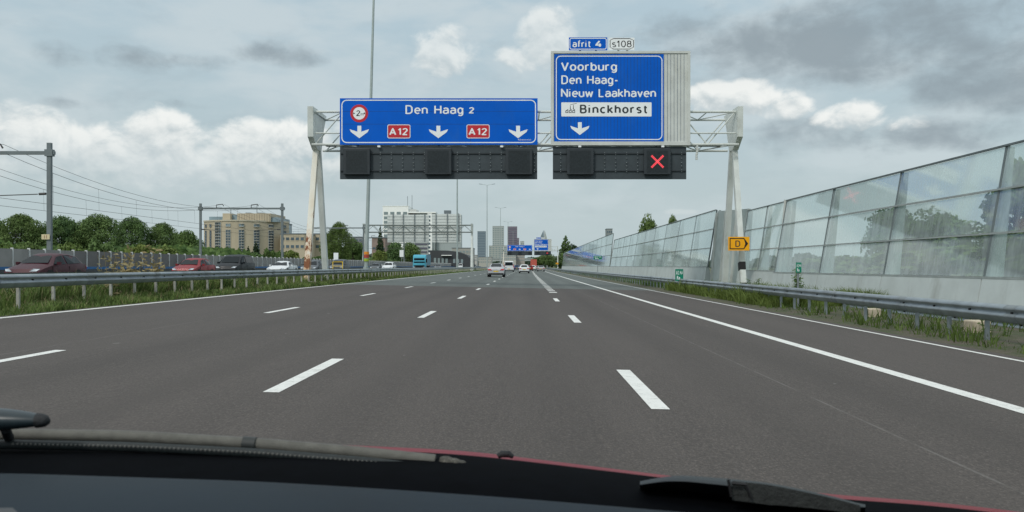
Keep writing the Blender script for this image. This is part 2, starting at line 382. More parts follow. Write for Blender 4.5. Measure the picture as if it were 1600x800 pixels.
# ------------------------------------------------------------------ world
def world():
    w = bpy.data.worlds.new("World"); S.world = w; w.use_nodes = True
    nb = NB(w.node_tree); bg = w.node_tree.nodes['Background']
    sky = nb.new('ShaderNodeTexSky', sky_type='NISHITA'); sky.sun_disc = False
    sky.sun_elevation = R(42); sky.sun_rotation = R(-150); sky.air_density = 1.2; sky.dust_density = 2.5
    tc = nb.new('ShaderNodeTexCoord'); sep = nb.new('ShaderNodeSeparateXYZ'); nb.put(sep.inputs[0], tc.outputs['Generated'])
    az = nb.m('ARCTAN2', sep.outputs[0], sep.outputs[1]); el = nb.m('ARCSINE', sep.outputs[2])
    cv = nb.new('ShaderNodeCombineXYZ'); nb.put(cv.inputs[0], az); nb.put(cv.inputs[1], el)
    p = cv.outputs[0]
    nA = nb.noise(nb.mapping(p, (1, 1.3, 1)), 21, 10, .56, .25)
    nUp = nb.noise(nb.mapping(p, (1, 1.3, 1), (.004, .012, 0)), 21, 10, .56, .25)
    nL = nb.noise(nb.mapping(p, (1, 2.6, 1)), 5, 6, .55, .2)
    nM = nb.noise(nb.mapping(p, (1, 2.0, 1), (3, 1, 0)), 13, 7, .6, .2)
    def blobs(lst, shift=0.0):
        acc = None
        for (u, v, ru, rv, amp) in lst:
            a0 = math.atan((u-U0)/F); e0 = math.atan((V0-v)/F*math.cos(a0)); ra = ru/F*math.cos(a0)**2; re = rv/F
            dx = nb.m('DIVIDE', nb.m('SUBTRACT', az, a0), ra); dy = nb.m('DIVIDE', nb.m('SUBTRACT', el, e0-shift), re)
            d = nb.m('SUBTRACT', amp, nb.m('ADD', nb.m('MULTIPLY', dx, dx), nb.m('MULTIPLY', dy, dy)))
            acc = d if acc is None else nb.m('MAXIMUM', acc, d)
        return acc
    # clear-ish veil
    base = nb.mix(nb.ss(el, .0, .36), (4.85, 5.8, 6.0), (4.55, 5.85, 6.6))
    base = nb.mix(nb.m('MULTIPLY', nb.ss(nL, .40, .62), .75), base, (6.0, 6.8, 7.1))
    base = nb.mix(nb.m('MULTIPLY', nb.ss(nM, .52, .74), .28), base, (3.7, 4.5, 4.95))
    c = nb.mix(.06, base, sky.outputs[0])
    # overhead and behind: brighter overcast which lights the scene
    c = nb.mix(nb.ss(el, .40, .9), c, (9.0, 9.6, 9.8))
    # grey clouds
    g = blobs([(100, 84, 85, 28, .55), (195, 92, 100, 26, .55), (440, 88, 105, 28, .55), (320, 96, 90, 20, .4), (90, 160, 60, 14, .4), (1330, 62, 340, 78, .95), (1080, 40, 150, 50, .5),
               (1540, 120, 200, 70, .8), (1250, 215, 170, 48, .62), (1480, 205, 160, 40, .6), (300, 165, 90, 14, .3)])
    g = nb.m('ADD', g, nb.m('MULTIPLY', nb.m('SUBTRACT', nb.m('ADD', nb.m('MULTIPLY', nA, .5), nb.m('MULTIPLY', nM, .5)), .5), 2.7))
    gm = nb.m('MULTIPLY', nb.ss(g, -.05, 1.0), .86)
    c = nb.mix(gm, c, (2.75, 3.35, 3.75))
    # cumulus
    WL = [(40, 212, 80, 45, 1.1), (110, 240, 90, 45, 1.0), (160, 208, 40, 30, .7), (245, 230, 110, 52, 1.1), (380, 238, 110, 48, 1.1), (470, 222, 60, 38, 1.0), (330, 262, 300, 36, .9), (90, 268, 220, 34, .9),
                (700, 80, 58, 38, 1.0), (860, 60, 52, 46, 1.1), (815, 92, 50, 26, .6), (1150, 152, 100, 26, 1.1), (1330, 180, 70, 24, .9), (1230, 168, 60, 20, .8), (1420, 190, 50, 16, .5),
                (1062, 331, 32, 6, .7), (620, 212, 120, 36, .8), (-150, 200, 130, 70, 1.), (1800, 250, 200, 50, .8)]
    wv = blobs(WL); wup = blobs(WL, .012)
    gradv = nb.m('SUBTRACT', wv, wup)
    wv = nb.m('ADD', wv, nb.m('MULTIPLY', nb.m('SUBTRACT', nA, .5), 3.0))
    wm = nb.m('MULTIPLY', nb.ss(wv, -.12, .72), nb.m('SUBTRACT', nb.m('ADD', .3, nb.m('MULTIPLY', nb.ss(el, .075, .16), .7)), nb.m('MULTIPLY', nb.ss(el, .19, .26), .34)))
    lit = nb.m('ADD', nb.m('MULTIPLY', nb.m('SUBTRACT', nA, nUp), 3.2), nb.m('ADD', .55, nb.m('MULTIPLY', gradv, .62)))
    wc = nb.mix(nb.ss(lit, -.25, 1.25), (5.2, 5.9, 6.15), (9.1, 9.25, 9.0))
    c = nb.mix(nb.m('MULTIPLY', wm, .92), c, wc)
    # flat base haze under the cumulus bank
    c = nb.mix(nb.m('MULTIPLY', nb.ss(el, .14, .0), .75), c, (5.0, 5.9, 6.1))
    nb.put(bg.inputs[0], c); bg.inputs[1].default_value = .1
world()
sun = bpy.data.lights.new('sun', 'SUN'); sun.energy = 1.5; sun.angle = R(12); sun.color = (1, .95, .88)
so = bpy.data.objects.new('sun', sun); COL.objects.link(so)
so.rotation_euler = (R(42), 0, R(-128+180)+math.pi)   # refined below
d = Vector((math.sin(R(-150))*math.cos(R(42)), math.cos(R(-150))*math.cos(R(42)), math.sin(R(42))))
so.rotation_euler = (-d).to_track_quat('-Z', 'Y').to_euler()

cam = bpy.data.cameras.new('camera'); co = bpy.data.objects.new('camera', cam); COL.objects.link(co)
co.location = (0, 0, H); co.rotation_euler = (R(90), 0, 0)
cam.sensor_width = 36; cam.lens = 36*F/1600; cam.shift_x = -(18/1600); cam.shift_y = 16/1600
cam.dof.use_dof = True; cam.dof.focus_distance = 45; cam.dof.aperture_fstop = 13
cam.clip_start = .05; cam.clip_end = 9000
S.camera = co
S.view_settings.view_transform = 'Standard'; S.view_settings.look = 'None'; S.view_settings.exposure = 0

# ------------------------------------------------------------------ ground and roads
YS = [-60, -30, 0, 10, 20, 30, 46]+[60+i*20 for i in range(0, 60)]+[1300, 1500, 1800]
prof = [(-5000, .05), (-32.5, .10), (-30.6, .20), (-13.6, .215), (-10.3, .165), (0, -.06), (7.4, -.20), (9, -.14), (30, -.1), (5000, -.3)]
struct('ground', MB().grid([[(x+(sh(Y) if abs(x) < 100 else 0), Y, z-(.0 if abs(x) < 100 else .4)) for x, z in prof] for Y in [-4000, -60]+YS[1:]+[6000]]), M_ground)
def strip(mb, x0, x1, ys, dz, nx=2):
    mb.grid([[(x0+(x1-x0)*i/(nx-1)+sh(Y), Y, rz(x0+(x1-x0)*i/(nx-1))+dz) for i in range(nx)] for Y in ys])
m1 = MB(); strip(m1, -10.35, 7.35, [y for y in YS if y <= 46], 0, 6); struct('road', m1, M_asph)
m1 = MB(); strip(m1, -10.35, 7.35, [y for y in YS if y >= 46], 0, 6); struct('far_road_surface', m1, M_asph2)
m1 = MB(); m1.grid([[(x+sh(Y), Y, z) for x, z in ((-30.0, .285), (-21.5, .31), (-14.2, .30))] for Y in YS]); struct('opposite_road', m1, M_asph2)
# markings
mk = MB()
def seg(x, w, y0, y1, dz=.004):
    n = max(1, int((y1-y0)/12)); ys = [y0+(y1-y0)*i/n for i in range(n+1)]
    strip(mk, x-w/2, x+w/2, ys, dz)
seg(-10.08, .16, -20, 900); seg(4.45, .20, -20, 900); seg(7.02, .10, -20, 900)
for k in range(0, 60): seg(-2.31, .15, 7.6+11*k, 10.35+11*k)
for k in range(-1, 60): seg(-5.95, .15, 8.0+11.2*k, 10.7+11.2*k)
for k in range(0, 3): seg(1.17, .16, 7.1+10.9*k, 9.8+10.9*k)
y = 38.5
while y < 330: seg(1.35, .36, y, y+1.05); y += 2.5 if y < 70 else 2.2
struct('lane_markings', mk, M_paint)
mk = MB()
for x, w in ((-29.2, .15), (-15.0, .15)):
    for a in range(0, 60): mk.grid([[(x-w/2+sh(Y), Y, .32), (x+w/2+sh(Y), Y, .32)] for Y in (a*15, a*15+15)])
for x in (-18.6, -22.1, -25.6):
    for k in range(70): mk.grid([[(x-.07+sh(Y), Y, .32), (x+.07+sh(Y), Y, .32)] for Y in (k*12, k*12+3)])
struct('opposite_lane_markings', mk, M_paint)

m_soil, nb, b = newmat('verge_soil')
v = nb.new('ShaderNodeTexCoord').outputs['Object']
n1_ = nb.noise(v, 1.6, 6, .7); n2_ = nb.noise(v, 14, 5, .75)
c_ = nb.mix(nb.ss(n1_, .38, .62), (.10, .085, .062), (.055, .075, .028)); c_ = nb.mix(nb.m('MULTIPLY', nb.ss(n2_, .5, .7), .6), c_, (.20, .18, .15))
nb.put(b.inputs['Base Color'], c_); b.inputs['Roughness'].default_value = .95
bn = nb.new('ShaderNodeBump'); bn.inputs['Strength'].default_value = .9; bn.inputs['Distance'].default_value = .04; nb.put(bn.inputs['Height'], n2_); nb.l.new(bn.outputs[0], b.inputs['Normal'])
struct('verge', MB().grid([[(x+sh(Y), Y, z) for x, z in ((7.30, -.155), (7.6, -.14), (9.0, -.11), (12.3, -.08))] for Y in YS]), m_soil)
# ------------------------------------------------------------------ guardrails
WB = [(0, 0), (.03, .02), (.03, .05), (.085, .10), (.085, .135), (.03, .17), (.03, .19), (.085, .225), (.085, .26), (.03, .30), (0, .31)]
def guardrail(label, x, ztop, y0, y1, side, post_h, step, nearposts, pm, ymin_post=0, seglen=4.0):
    root = empty('guardrail', label, 'guardrail', (x, y0, 0))
    def prof_at(Y):
        return [(side*px_ + sh(Y), Y-y0, ztop-.31+pz) for px_, pz in WB]
    ys = []; Y = y0
    while Y < y1: ys.append(Y); Y += seglen if Y < 120 else 20
    ys.append(y1)
    mb = MB(); mb.grid([prof_at(Y) for Y in ys]); mb.grid([[(a-side*.006, b, c) for a, b, c in prof_at(Y)][::-1] for Y in ys])
    mb.build('rail_beam', M_galv, root, 60)
    # splice overlaps with bolts
    Y = y0+2
    while Y < min(y1, 70):
        if Y > 5: MB().grid([[(a+side*.005, b, c) for a, b, c in prof_at(q)] for q in (Y-.17, Y+.17)]).build('splice_plate', M_galvd, root, 60)
        Y += seglen*1.0
    mb = MB(); Y = y0+.7
    while Y < min(y1, 90):
        mb.box(side*.03+sh(Y)-.02, side*.03+sh(Y)+.02, Y-y0-.03, Y-y0+.03, ztop-.155, ztop-.115); Y += step
    mb.build('bolt', M_black, root)
    ys = []; Y = y0+.3
    while Y < y1: ys.append(Y); Y += step
    near = [q for q in ys if q > ymin_post][:nearposts]; rest = [q for q in ys if q not in near]
    def post(mb, Y):
        X = -side*.06+sh(Y); g = rz(x)-.15
        mb.box(X-.032, X+.032, Y-y0-.03, Y-y0+.03, g, ztop-.05)
        mb.box(min(X, side*.02+sh(Y)), max(X, side*.02+sh(Y)), Y-y0-.05, Y-y0+.05, ztop-.24, ztop-.08)
    for q in near: mb = MB(); post(mb, q); mb.build('post', pm, root)
    if rest:
        mb = MB(); [post(mb, q) for q in rest]; tag(mb.build('post', pm, root), kind='stuff')
    return root
guardrail('long galvanised guardrail along the grassy median at the left road edge', -11.5, 1.02, -4, 620, 1, .75, 1.42, 70, M_post, 14)
guardrail('galvanised guardrail on posts in front of the glass noise barrier', 8.25, .545, -4, 420, -1, .75, 1.33, 70, M_galv, 8)
g = guardrail('second guardrail of the median on the side of the oncoming traffic', -14.0, 1.02, 8, 620, -1, .75, 2.66, 40, M_post, 30)
g = guardrail('low pale rail close to the foot of the glass noise barrier', 10.4, .10, 6, 38, -1, .5, 2.66, 20, M_galvd, 8)
# far blue-capped barrier of the opposite carriageway
root = empty('blue_capped_barrier', 'dark roadside barrier with blue top band before the grey screen', 'barrier', (-29.7, 20, 0))
ysb = [20+i*20 for i in range(25)]
mb = MB(); [mb.grid([[(px_+sh(Y), Y-20, z) for px_, z in ((.2, .3), (.14, 1.0), (-.14, 1.0), (-.2, .3))] for Y in ysb])]
mb.build('wall', mat('barrier_dark', (.05, .055, .06), .7), root)
mb = MB(); mb.grid([[(px_+sh(Y), Y-20, z) for px_, z in ((.15, 1.0), (.15, 1.17), (-.15, 1.17), (-.15, 1.0))] for Y in ysb])
mb.build('top_band', mat('band_blue', (.02, .12, .30), .5), root)

# grey screen behind the opposite carriageway
def screen():
    x = -31.0; root = empty('grey_noise_screen', 'low grey panelled screen with pale posts beyond the oncoming lanes', 'fence', (x, 18, 0))
    mp = mat('screen_panel', (.27, .265, .25), .7, 0, .15, .5, dirt=((.10, .10, .10), .5, .6))
    mt = mat('screen_panel_dark', (.15, .145, .14), .6, 0, .15, .5)
    ys = [18+i*1.7 for i in range(270)]
    mb = MB(); mb2 = MB()
    for i, Y in enumerate(ys):
        t = (mb if (Y < 57 or Y > 78) else mb2)
        X = sh(Y)
        t.box(X-.04, X+.04, Y-18+.04, Y-18+1.66, .2, 2.26)
    mb.build('panel', mp, root); mb2.build('panel', mt, root)['label'] = 'darker smooth panels of the screen'
    mpt = mat('screen_post', (.60, .62, .61), .6)
    cnt = 0; rest = MB()
    for Y in ys:
        t = MB() if (36 < Y < 190) else rest
        X = sh(Y); t.box(X-.07, X+.10, Y-18-.035, Y-18+.035, .15, 2.33)
        if t is not rest: t.build('post', mpt, root)
    tag(rest.build('post', mpt, root), kind='stuff')
    # black and violet spray paint scrawl near the left end
    gr = MB(); gr2 = MB(); rnd = random.Random(3)
    def stroke(mbx, pts, w):
        for (a, b), (c, d_) in zip(pts[:-1], pts[1:]):
            dx, dz = c-a, d_-b; L = math.hypot(dx, dz) or 1; nx, nz = -dz/L*w, dx/L*w
            X = .055
            mbx.quad((X, a+nx, b+nz), (X, c+nx, d_+nz), (X, c-nx, d_-nz), (X, a-nx, b-nz)); X
    for k in range(6):
        y0 = 50.2-18+k*.62; pts = []
        for q in range(9):
            a = q/8*math.pi*1.7+k; pts.append((y0+math.cos(a)*.34+q*.03, 1.5+math.sin(a)*.5))
        stroke(gr if k % 2 else gr2, pts, .07)
    gr.build('graffiti', mat('spray_black', (.02, .02, .025), .6), root); 
    for v in gr2.v: pass
    gr2.v = [(a+.004, b, c) for a, b, c in gr2.v]
    gr2.build('graffiti', mat('spray_violet', (.30, .22, .36), .6), root)
screen()

# ------------------------------------------------------------------ grass and weeds
def blades(name, regions, m, n, hmin, hmax, label, cat, seed=1, lean=.35, w=.012, near=12, far=90):
    rnd = random.Random(seed); vs = []; fs = []
    for i in range(n):
        x0, x1 = regions
        t = rnd.random()**1.9; Y = near+(far-near)*t
        X = rnd.uniform(x0, x1)
        cl = .5+.5*math.sin(X*2.1+math.sin(Y*.7)*2)*math.sin(Y*.9+1.3*math.sin(X)); h = rnd.uniform(hmin, hmax)*(.45+.75*cl)*(.42 if -11.75 < X < -10 else 1)
        if cl < .34 and rnd.random() < .75: continue
        z = rz(X)-.06 if X > -13 else .2
        ww = w*(.7+Y/28); a = rnd.uniform(0, math.tau); dx, dy = math.cos(a)*ww, math.sin(a)*ww
        lx, ly = rnd.gauss(0, lean)*h, rnd.gauss(0, lean)*h
        X += sh(Y); o = len(vs)
        vs += [(X-dx, Y-dy, z), (X+dx, Y+dy, z), (X+dx*.7+lx*.4, Y+dy*.7+ly*.4, z+h*.6), (X-dx*.7+lx*.4, Y-dy*.7+ly*.4, z+h*.6), (X+lx, Y+ly, z+h)]
        fs += [(o, o+1, o+2, o+3), (o+3, o+2, o+4)]
    me = bpy.data.meshes.new(name); me.from_pydata(vs, [], fs); me.materials.append(m)
    ob = bpy.data.objects.new(name, me); COL.objects.link(ob); return tag(ob, label, cat, kind='stuff')
blades('median_grass', (-13.4, -10.45), leafmat('grass_green', (.05, .095, .025), (.20, .28, .085), 1.2), 70000, .30, .74, 'rough green grass growing in the median under the left guardrail', 'grass', 2)
blades('dry_grass', (-13.4, -10.5), L_dry, 7000, .4, .9, 'dry straw coloured stalks among the median grass', 'grass', 3, w=.008)
blades('far_median_grass', (-13.4, -10.5), L_mid, 12000, .2, .5, 'grass of the median far ahead', 'grass', 4, near=90, far=400, w=.02)
blades('verge_grass', (7.9, 12.2), leafmat('grass_right', (.045, .085, .02), (.17, .25, .07), 1.2), 30000, .25, .72, 'tall green grass between right guardrail and barrier near gantry leg', 'grass', 5, near=27, far=47)
blades('sparse_verge_grass', (7.6, 11.5), L_weed, 7000, .08, .42, 'short sparse grass at the foot of the right guardrail', 'grass', 6, near=11, far=30)
blades('far_verge_grass', (8.3, 12.0), L_mid, 16000, .15, .45, 'grass strip beside the far noise barrier', 'grass', 8, near=50, far=260, w=.015)

def weed(label, x, y, z, h, m, seed, group=None, spread=.35, n=60, head=None):
    rnd = random.Random(seed)
    root = empty('weed', label, 'weed', (x, y, z), 0, group)
    st = MB(); lf = MB()
    for k in range(5):
        a = rnd.uniform(0, math.tau); r = rnd.uniform(.05, spread)*h; top = Vector((math.cos(a)*r, math.sin(a)*r, h*rnd.uniform(.7, 1)))
        st.tube([(0, 0, -.1), top*.5+Vector((0, 0, .05)), top], .012, 4, .004)
        for j in range(n//5):
            t = rnd.uniform(.12, 1); c = top*t+Vector((rnd.gauss(0, .05), rnd.gauss(0, .05), rnd.gauss(0, .03)))*h*(1.3-t*.5)
            s = h*rnd.uniform(.05, .10)*(1.3-.7*t); d1 = Vector((rnd.gauss(0, 1), rnd.gauss(0, 1), rnd.gauss(0, .5))).normalized(); d2 = d1.orthogonal().normalized()
            lf.quad(c-d1*s, c-d2*s*.35, c+d1*s, c+d2*s*.35)
    st.build('stem', m if m is L_dry else L_mid, root); lf.build('foliage', m, root)
    return root
weed('feathery young weed standing above the right guardrail before the barrier', 9.4, 28.3, -.2, 1.35, L_mid, 11, spread=.12, n=220)
weed('leafy green weed beside the near cream block under the right guardrail', 8.9, 16.0, -.22, .62, L_mid, 12, n=90)
weed('small weed at the foot of the right guardrail left of the cream blocks', 8.5, 20.6, -.2, .42, L_weed, 13, n=60)
weed('bushy weed in the gap before the first glass pane near the gantry leg', 9.2, 33, -.2, 1.0, L_weed, 14, n=120)
for i, (u, Y, h, lb) in enumerate(((172, 24, 1.45, 'dry seedhead stalk left of its taller neighbour above the left guardrail'), (190, 25.5, 1.75, 'tallest dry brown seedhead cluster above the left guardrail'),
        (214, 26.5, 1.5, 'dry brown stalks just right of the tallest seedhead cluster'), (236, 28, 1.7, 'straw coloured plant before the screen left of the red hatchback'), (252, 30, 1.35, 'thin dry plant nearest to the red hatchback in the median'))):
    weed(lb, wx(u, Y), Y, .15, h*1.08, L_dry, 20+i, 'dry plants in the median', .26, 95)
for i in range(12):
    Yw = 13.5+i*2.7+random.uniform(-.8, .8)
    weed('small leafy weed growing along the foot of the right guardrail', random.uniform(8.3, 9.6), Yw, -.2, random.uniform(.3, .62), L_weed if i % 2 else L_mid, 50+i, 'leafy weeds along the right guardrail', .45, 70)
# cream blocks
for lb, Y, s in (('worn cream concrete block under the right guardrail nearest the camera', 16.6, .36), ('cream concrete block further along under the right guardrail', 21.6, .34)):
    mb = MB(); mb.box(-s*.5, s*.5, -s*.55, s*.55, 0, s*.9)
    o = mb.build('concrete_block', mat('cream_block', (.48, .42, .32), .85, 0, .2, 6, .4, dirt=((.2, .17, .12), .6, 4)), None, loc=(9.05, Y, -.20))
    bv = o.modifiers.new('b', 'BEVEL'); bv.width = .03; bv.segments = 2
    tag(o, lb, 'concrete block')

# ------------------------------------------------------------------ lamp posts
def lamp_post(label, x, y, h, arm=True, near=False):
    root = empty('street_lamp', label, 'street lamp', (x+sh(y), y, .15), 0, None)
    MB().tube([(0, 0, 0), (0, 0, h*.5), (0, 0, h)], .165 if near else .18, 10, .07).build('pole', M_pole, root, 60)
    MB().tube([(0, 0, 0), (0, 0, 1.0)], .24, 10).build('base', M_pole, root, 60)
    a = MB(); a.tube([(-1.6, 0, h+.25), (0, 0, h), (1.6, 0, h+.25)], .05, 6); a.build('arm', M_pole, root)
    for s in (-1, 1):
        a = MB(); a.prism([(s*1.5, -.14, h+.2), (s*2.5, -.1, h+.32), (s*2.5, .1, h+.32), (s*1.5, .14, h+.2)], (0, 0, .13)); a.build('lamp_head', M_galv, root)
    if near:
        for (z0, z1, c, nm) in ((1.78, 2.0, (.75, .28, .03), 'orange'), (1.52, 1.75, (.42, .06, .04), 'red'), (1.24, 1.45, (.33, .45, .04), 'lime')):
            o = MB().tube([(0, 0, z0-.15+.35), (0, 0, z1-.15+.35)], .205, 12).build('reflective_band', mat('band_'+nm, c, .5), root); o['label'] = nm+' reflective band'
    return root
lamp_post('tall lamp post with orange, red and lime bands left of the blue sign', -12.6, 66, 26.5, near=True).rotation_euler = (0, R(1.6), 0)
lamp_post('lamp post passing before the right end of the opposite gantry', -12.6, 152, 26.2)
lamp_post('lamp post with T head between the left gantry sign and the grey tower', -12.6, 256, 26.0)
lamp_post('distant lamp post standing before the white tower', -12.6, 358, 26.0)
lamp_post('lamp post seen just left of the purple brown tower', -12.6, 470, 26.0)
lamp_post('smallest lamp post, last visible of the median row', -12.6, 600, 26.0)

# ------------------------------------------------------------------ gantry with signs
GY = 46.8          # front plane of the signs
X = lambda u: wx(u, GY)
Z = lambda v: wz(v, GY)
def rustmat():
    m, nb, b = newmat('rusty_leg')
    v = nb.new('ShaderNodeTexCoord').outputs['Object']; sep = nb.new('ShaderNodeSeparateXYZ'); nb.put(sep.inputs[0], v)
    zz = nb.ss(sep.outputs[2], 5.5, 1.0)
    n = nb.noise(nb.mapping(v, (1, 1, .5)), 2.6, 6, .65); n2 = nb.noise(nb.mapping(v, (1, 1, .3)), 1.1, 4, .6)
    a = nb.m('ADD', n, nb.m('MULTIPLY', zz, .16))
    c = nb.mix(nb.m('MULTIPLY', nb.ss(n2, .35, .7), .6), (.76, .75, .67), (.66, .55, .38))
    c = nb.mix(nb.m('MULTIPLY', zz, nb.m('MULTIPLY', nb.ss(a, .5, .68), .75)), c, (.52, .29, .12))
    c = nb.mix(nb.ss(a, .655, .69), c, (.20, .07, .025))
    nb.put(b.inputs['Base Color'], c); b.inputs['Roughness'].default_value = .75
    return m
M_rust = rustmat()
def gantry(dy):
    parts = []
    g = empty('sign_gantry', 'pale steel lattice gantry spanning the road', 'gantry', (0, 0, 0))
    parts.append(g)
    yf, yb, yc = 47.15, 49.75, 48.4
    zt, zb, zw = 9.95, 8.1, 7.9
    tr = MB()
    for y in (yf, yb):
        for z in (zt, zb): tr.tube([(-12, y, z), (12.2, y, z)], .07, 8)
    tr.tube([(-11.8, yf-.12, zb+.62), (12, yf-.12, zb+.62)], .045, 6)
    n = 15; xs = [-11.8+i*(23.8/n) for i in range(n+1)]
    for i in range(n):
        a, b = xs[i], xs[i+1]
        for y in (yf, yb):
            tr.tube([(a, y, zt if i % 2 else zb), (b, y, zb if i % 2 else zt)], .04, 6)
        tr.tube([(a, yf, zt), (b, yb, zt)] if i % 2 else [(a, yb, zt), (b, yf, zt)], .035, 6)
        tr.tube([(a, yf, zb), (b, yb, zb)] if i % 2 else [(a, yb, zb), (b, yf, zb)], .035, 6)
        tr.tube([(a, yf, zt), (a, yb, zt)], .035, 6)
    tr.build('lattice_beam', M_steelp, g)
    wk = MB(); wk.box(-11.5, 11.5, yf+.9, yf+1.5, zb+.08, zb+.12); wk.build('walkway', M_galvd, g)
    for s, x in ((-1, -12.0), (1, 12.2)):
        # head: inverted wedge plate box
        hd = MB(); w = .32
        hd.prism([(x-w/2, yf-.35, zt+.25), (x-w/2, yb+.25, zt+.25), (x-w/2, yb-.35, zt-.6), (x-w/2, yc+.35, zw), (x-w/2, yc-.55, zw), (x-w/2, yf-.3, zw+.6)], (w, 0, 0))
        hd.build('leg_head', M_steelp, g)
        base = 45.9 if s < 0 else 46.1; zg = rz(x)-.1
        lg = MB(); lg.beam((x, base, zg), (x, yc-.28, zw+.05), .31, .36, .29, .32, up=(0, 1, 0))
        o = lg.build('leg', M_rust if s < 0 else M_steelp, g)
        if s < 0: o['label'] = 'rust stained front leg'
        lg = MB(); lg.beam((x, 50.6, zg), (x, yc+.25, zw+.05), .31, .36, .29, .32, up=(0, 1, 0)); lg.build('leg', M_steelp, g)
        ft = MB(); ft.box(x-.45, x+.45, base-.5, base+.5, zg-.05, zg+.22); ft.build('footing', M_conc, g)
        if s > 0:
            for zb0, zb1 in ((.98, 1.42), (-.1, .25)):
                t0 = (zb0-zg)/(zw-zg); t1 = (zb1-zg)/(zw-zg); fy = lambda t: base+(yc-.28-base)*t
                bb = MB(); bb.beam((x, fy(t0), zb0), (x, fy(t1), zb1), .335, .385, .335, .385, up=(0, 1, 0)); bb.build('black_band', M_black, g)
    hk = MB()
    for k in range(6): hk.tube([(X(1091)+.03*math.sin(k), yf, zb-.06-k*.14), (X(1091)+.03*math.sin(k+1), yf, zb-.17-k*.14)], .07, 8)
    hk.build('hanging_cable', M_offw, g)
    # ---- left direction sign
    def sign(nm, lab, cat='road sign'):
        e = empty(nm, lab, cat, (0, 0, 0)); parts.append(e); return e
    def arrow(u, v0, v1, par, y):
        c = X(u); a, b = Z(v0), Z(v1); h = a-b; hw = X(u+15)-c
        o = MB(); y_ = y
        o.poly([(c-.11, y_, a), (c-.11, y_, b+h*.52), (c-hw, y_, b+h*.72), (c-hw*.88, y_, b+h*.50), (c, y_, b), (c+hw*.88, y_, b+h*.50), (c+hw, y_, b+h*.72), (c+.11, y_, b+h*.52), (c+.11, y_, a)][::-1])
        return o.build('arrow', M_white, par)
    s1 = sign('direction_sign', 'wide blue motorway sign for Den Haag with two red A12 plates')
    MB().box(X(531), X(840), GY, GY+.08, Z(226), Z(153.5)).build('panel', M_bluesign, s1)
    border(X(533.5), X(837.5), Z(223.5), Z(155.8), .30, .055, GY-.006).build('border', M_white, s1)
    sm = MB(); [sm.box(X(533), X(838), GY-.0025, GY-.001, Z(v)-.006, Z(v)+.006) for v in (174, 194)]
    [sm.box(X(u)-.006, X(u)+.006, GY-.0025, GY-.001, Z(226), Z(194)) for u in (633.5, 735.5)]; sm.build('panel_seam', mat('seam', (.002, .03, .12), .5), s1)
    road_text('Den Haag', X(633.5), X(724), Z(181.5), Z(164.3), GY-.01, M_white, s1, .16, .24)
    road_text('2', X(732.5), X(741), Z(177.3), Z(167.5), GY-.01, M_white, s1, .19)
    text('Rijkswaterstaat', X(809.5), X(830), Z(220), Z(217), GY-.01, M_white, s1, bold=.0)
    for u in (561.5, 685, 809.5): arrow(u, 196.5, 216, s1, GY-.01)
    for u in (623.3, 747):
        pl = MB(); pl.poly([(a, GY-.010, b) for a, b in rrect(X(u-18), X(u+18), Z(216.2), Z(194.6), .10)][::-1]); p_ = pl.build('route_plate', M_redsign, s1)
        border(X(u-18), X(u+18), Z(216.2), Z(194.6), .10, .035, GY-.013).build('border', M_white, p_)
        road_text('A', X(u-15), X(u-4), Z(211.3), Z(200.2), GY-.015, M_white, p_, .18)
        road_text('12', X(u-1.5), X(u+14), Z(211.3), Z(200.2), GY-.015, M_white, p_, .18)
    cu, cvv, r = X(561.3), Z(177.2), .50
    circ = lambda rr, y: [(cu+rr*math.cos(R(a)), y, cvv+rr*math.sin(R(a))) for a in range(0, -360, -10)]
    pl = MB(); pl.poly(circ(r, GY-.010)); p_ = pl.build('width_limit_roundel', M_redsign, s1)
    pl = MB(); pl.poly(circ(r*.70, GY-.013)); pl.build('roundel_face', M_white, p_)
    road_text('2', cu-.17, cu+.06, cvv-.15, cvv+.17, GY-.016, M_black, p_, .16); text('m', cu+.08, cu+.24, cvv-.12, cvv+.0, GY-.016, M_black, p_, bold=.0)
    tri = MB()
    for q in (-1, 1): tri.poly([(cu+q*.33, GY-.016, cvv-.06), (cu+q*.33, GY-.016, cvv+.06), (cu+q*.23, GY-.016, cvv)])
    tri.build('roundel_mark', M_black, p_)
    # ---- right direction sign
    s2 = sign('direction_sign', 'tall blue exit sign listing Voorburg and Binckhorst beside a blank pale strip')
    fr = MB(); fr.box(X(861), X(1078.5), GY+.0, GY+.35, Z(227), Z(80)); fr.build('housing', M_offw, s2)
    fr = MB(); fr.box(X(861), X(1078.5), GY-.05, GY-.002, Z(83.5), Z(80)); fr.box(X(861), X(1078.5), GY-.05, GY-.002, Z(227), Z(221.7))
    fr.box(X(861), X(865), GY-.05, GY-.002, Z(221.6), Z(83.6)); fr.box(X(1074.5), X(1078.5), GY-.05, GY-.002, Z(221.6), Z(83.6)); fr.build('frame', M_offw, s2)
    MB().quad((X(866), GY-.005, Z(221)), (X(1037), GY-.005, Z(221)), (X(1037), GY-.005, Z(84.5)), (X(866), GY-.005, Z(84.5))).build('blue_face', M_bluesign, s2)
    border(X(868.5), X(1035), Z(218.7), Z(87), .28, .05, GY-.009).build('border', M_white, s2)
    gv = MB(); u = 866
    while u < 1074:
        gv.box(X(u)-.008, X(u)+.008, GY-.0085, GY-.0065, Z(221), Z(84.5)); u += 5.2
    gvm = mat('groove', (.01, .05, .13), .6); gv.build('groove', gvm, s2)
    yy = GY-.012
    road_text('Voorburg', X(876.5), X(964), Z(114), Z(97), yy, M_white, s2, .165, .22)
    road_text('Den Haag-', X(877), X(966), Z(134.8), Z(117.8), yy, M_white, s2, .165, .22)
    road_text('Nieuw Laakhaven', X(876.5), X(1025), Z(152), Z(138.5), yy, M_white, s2, .165, .20)
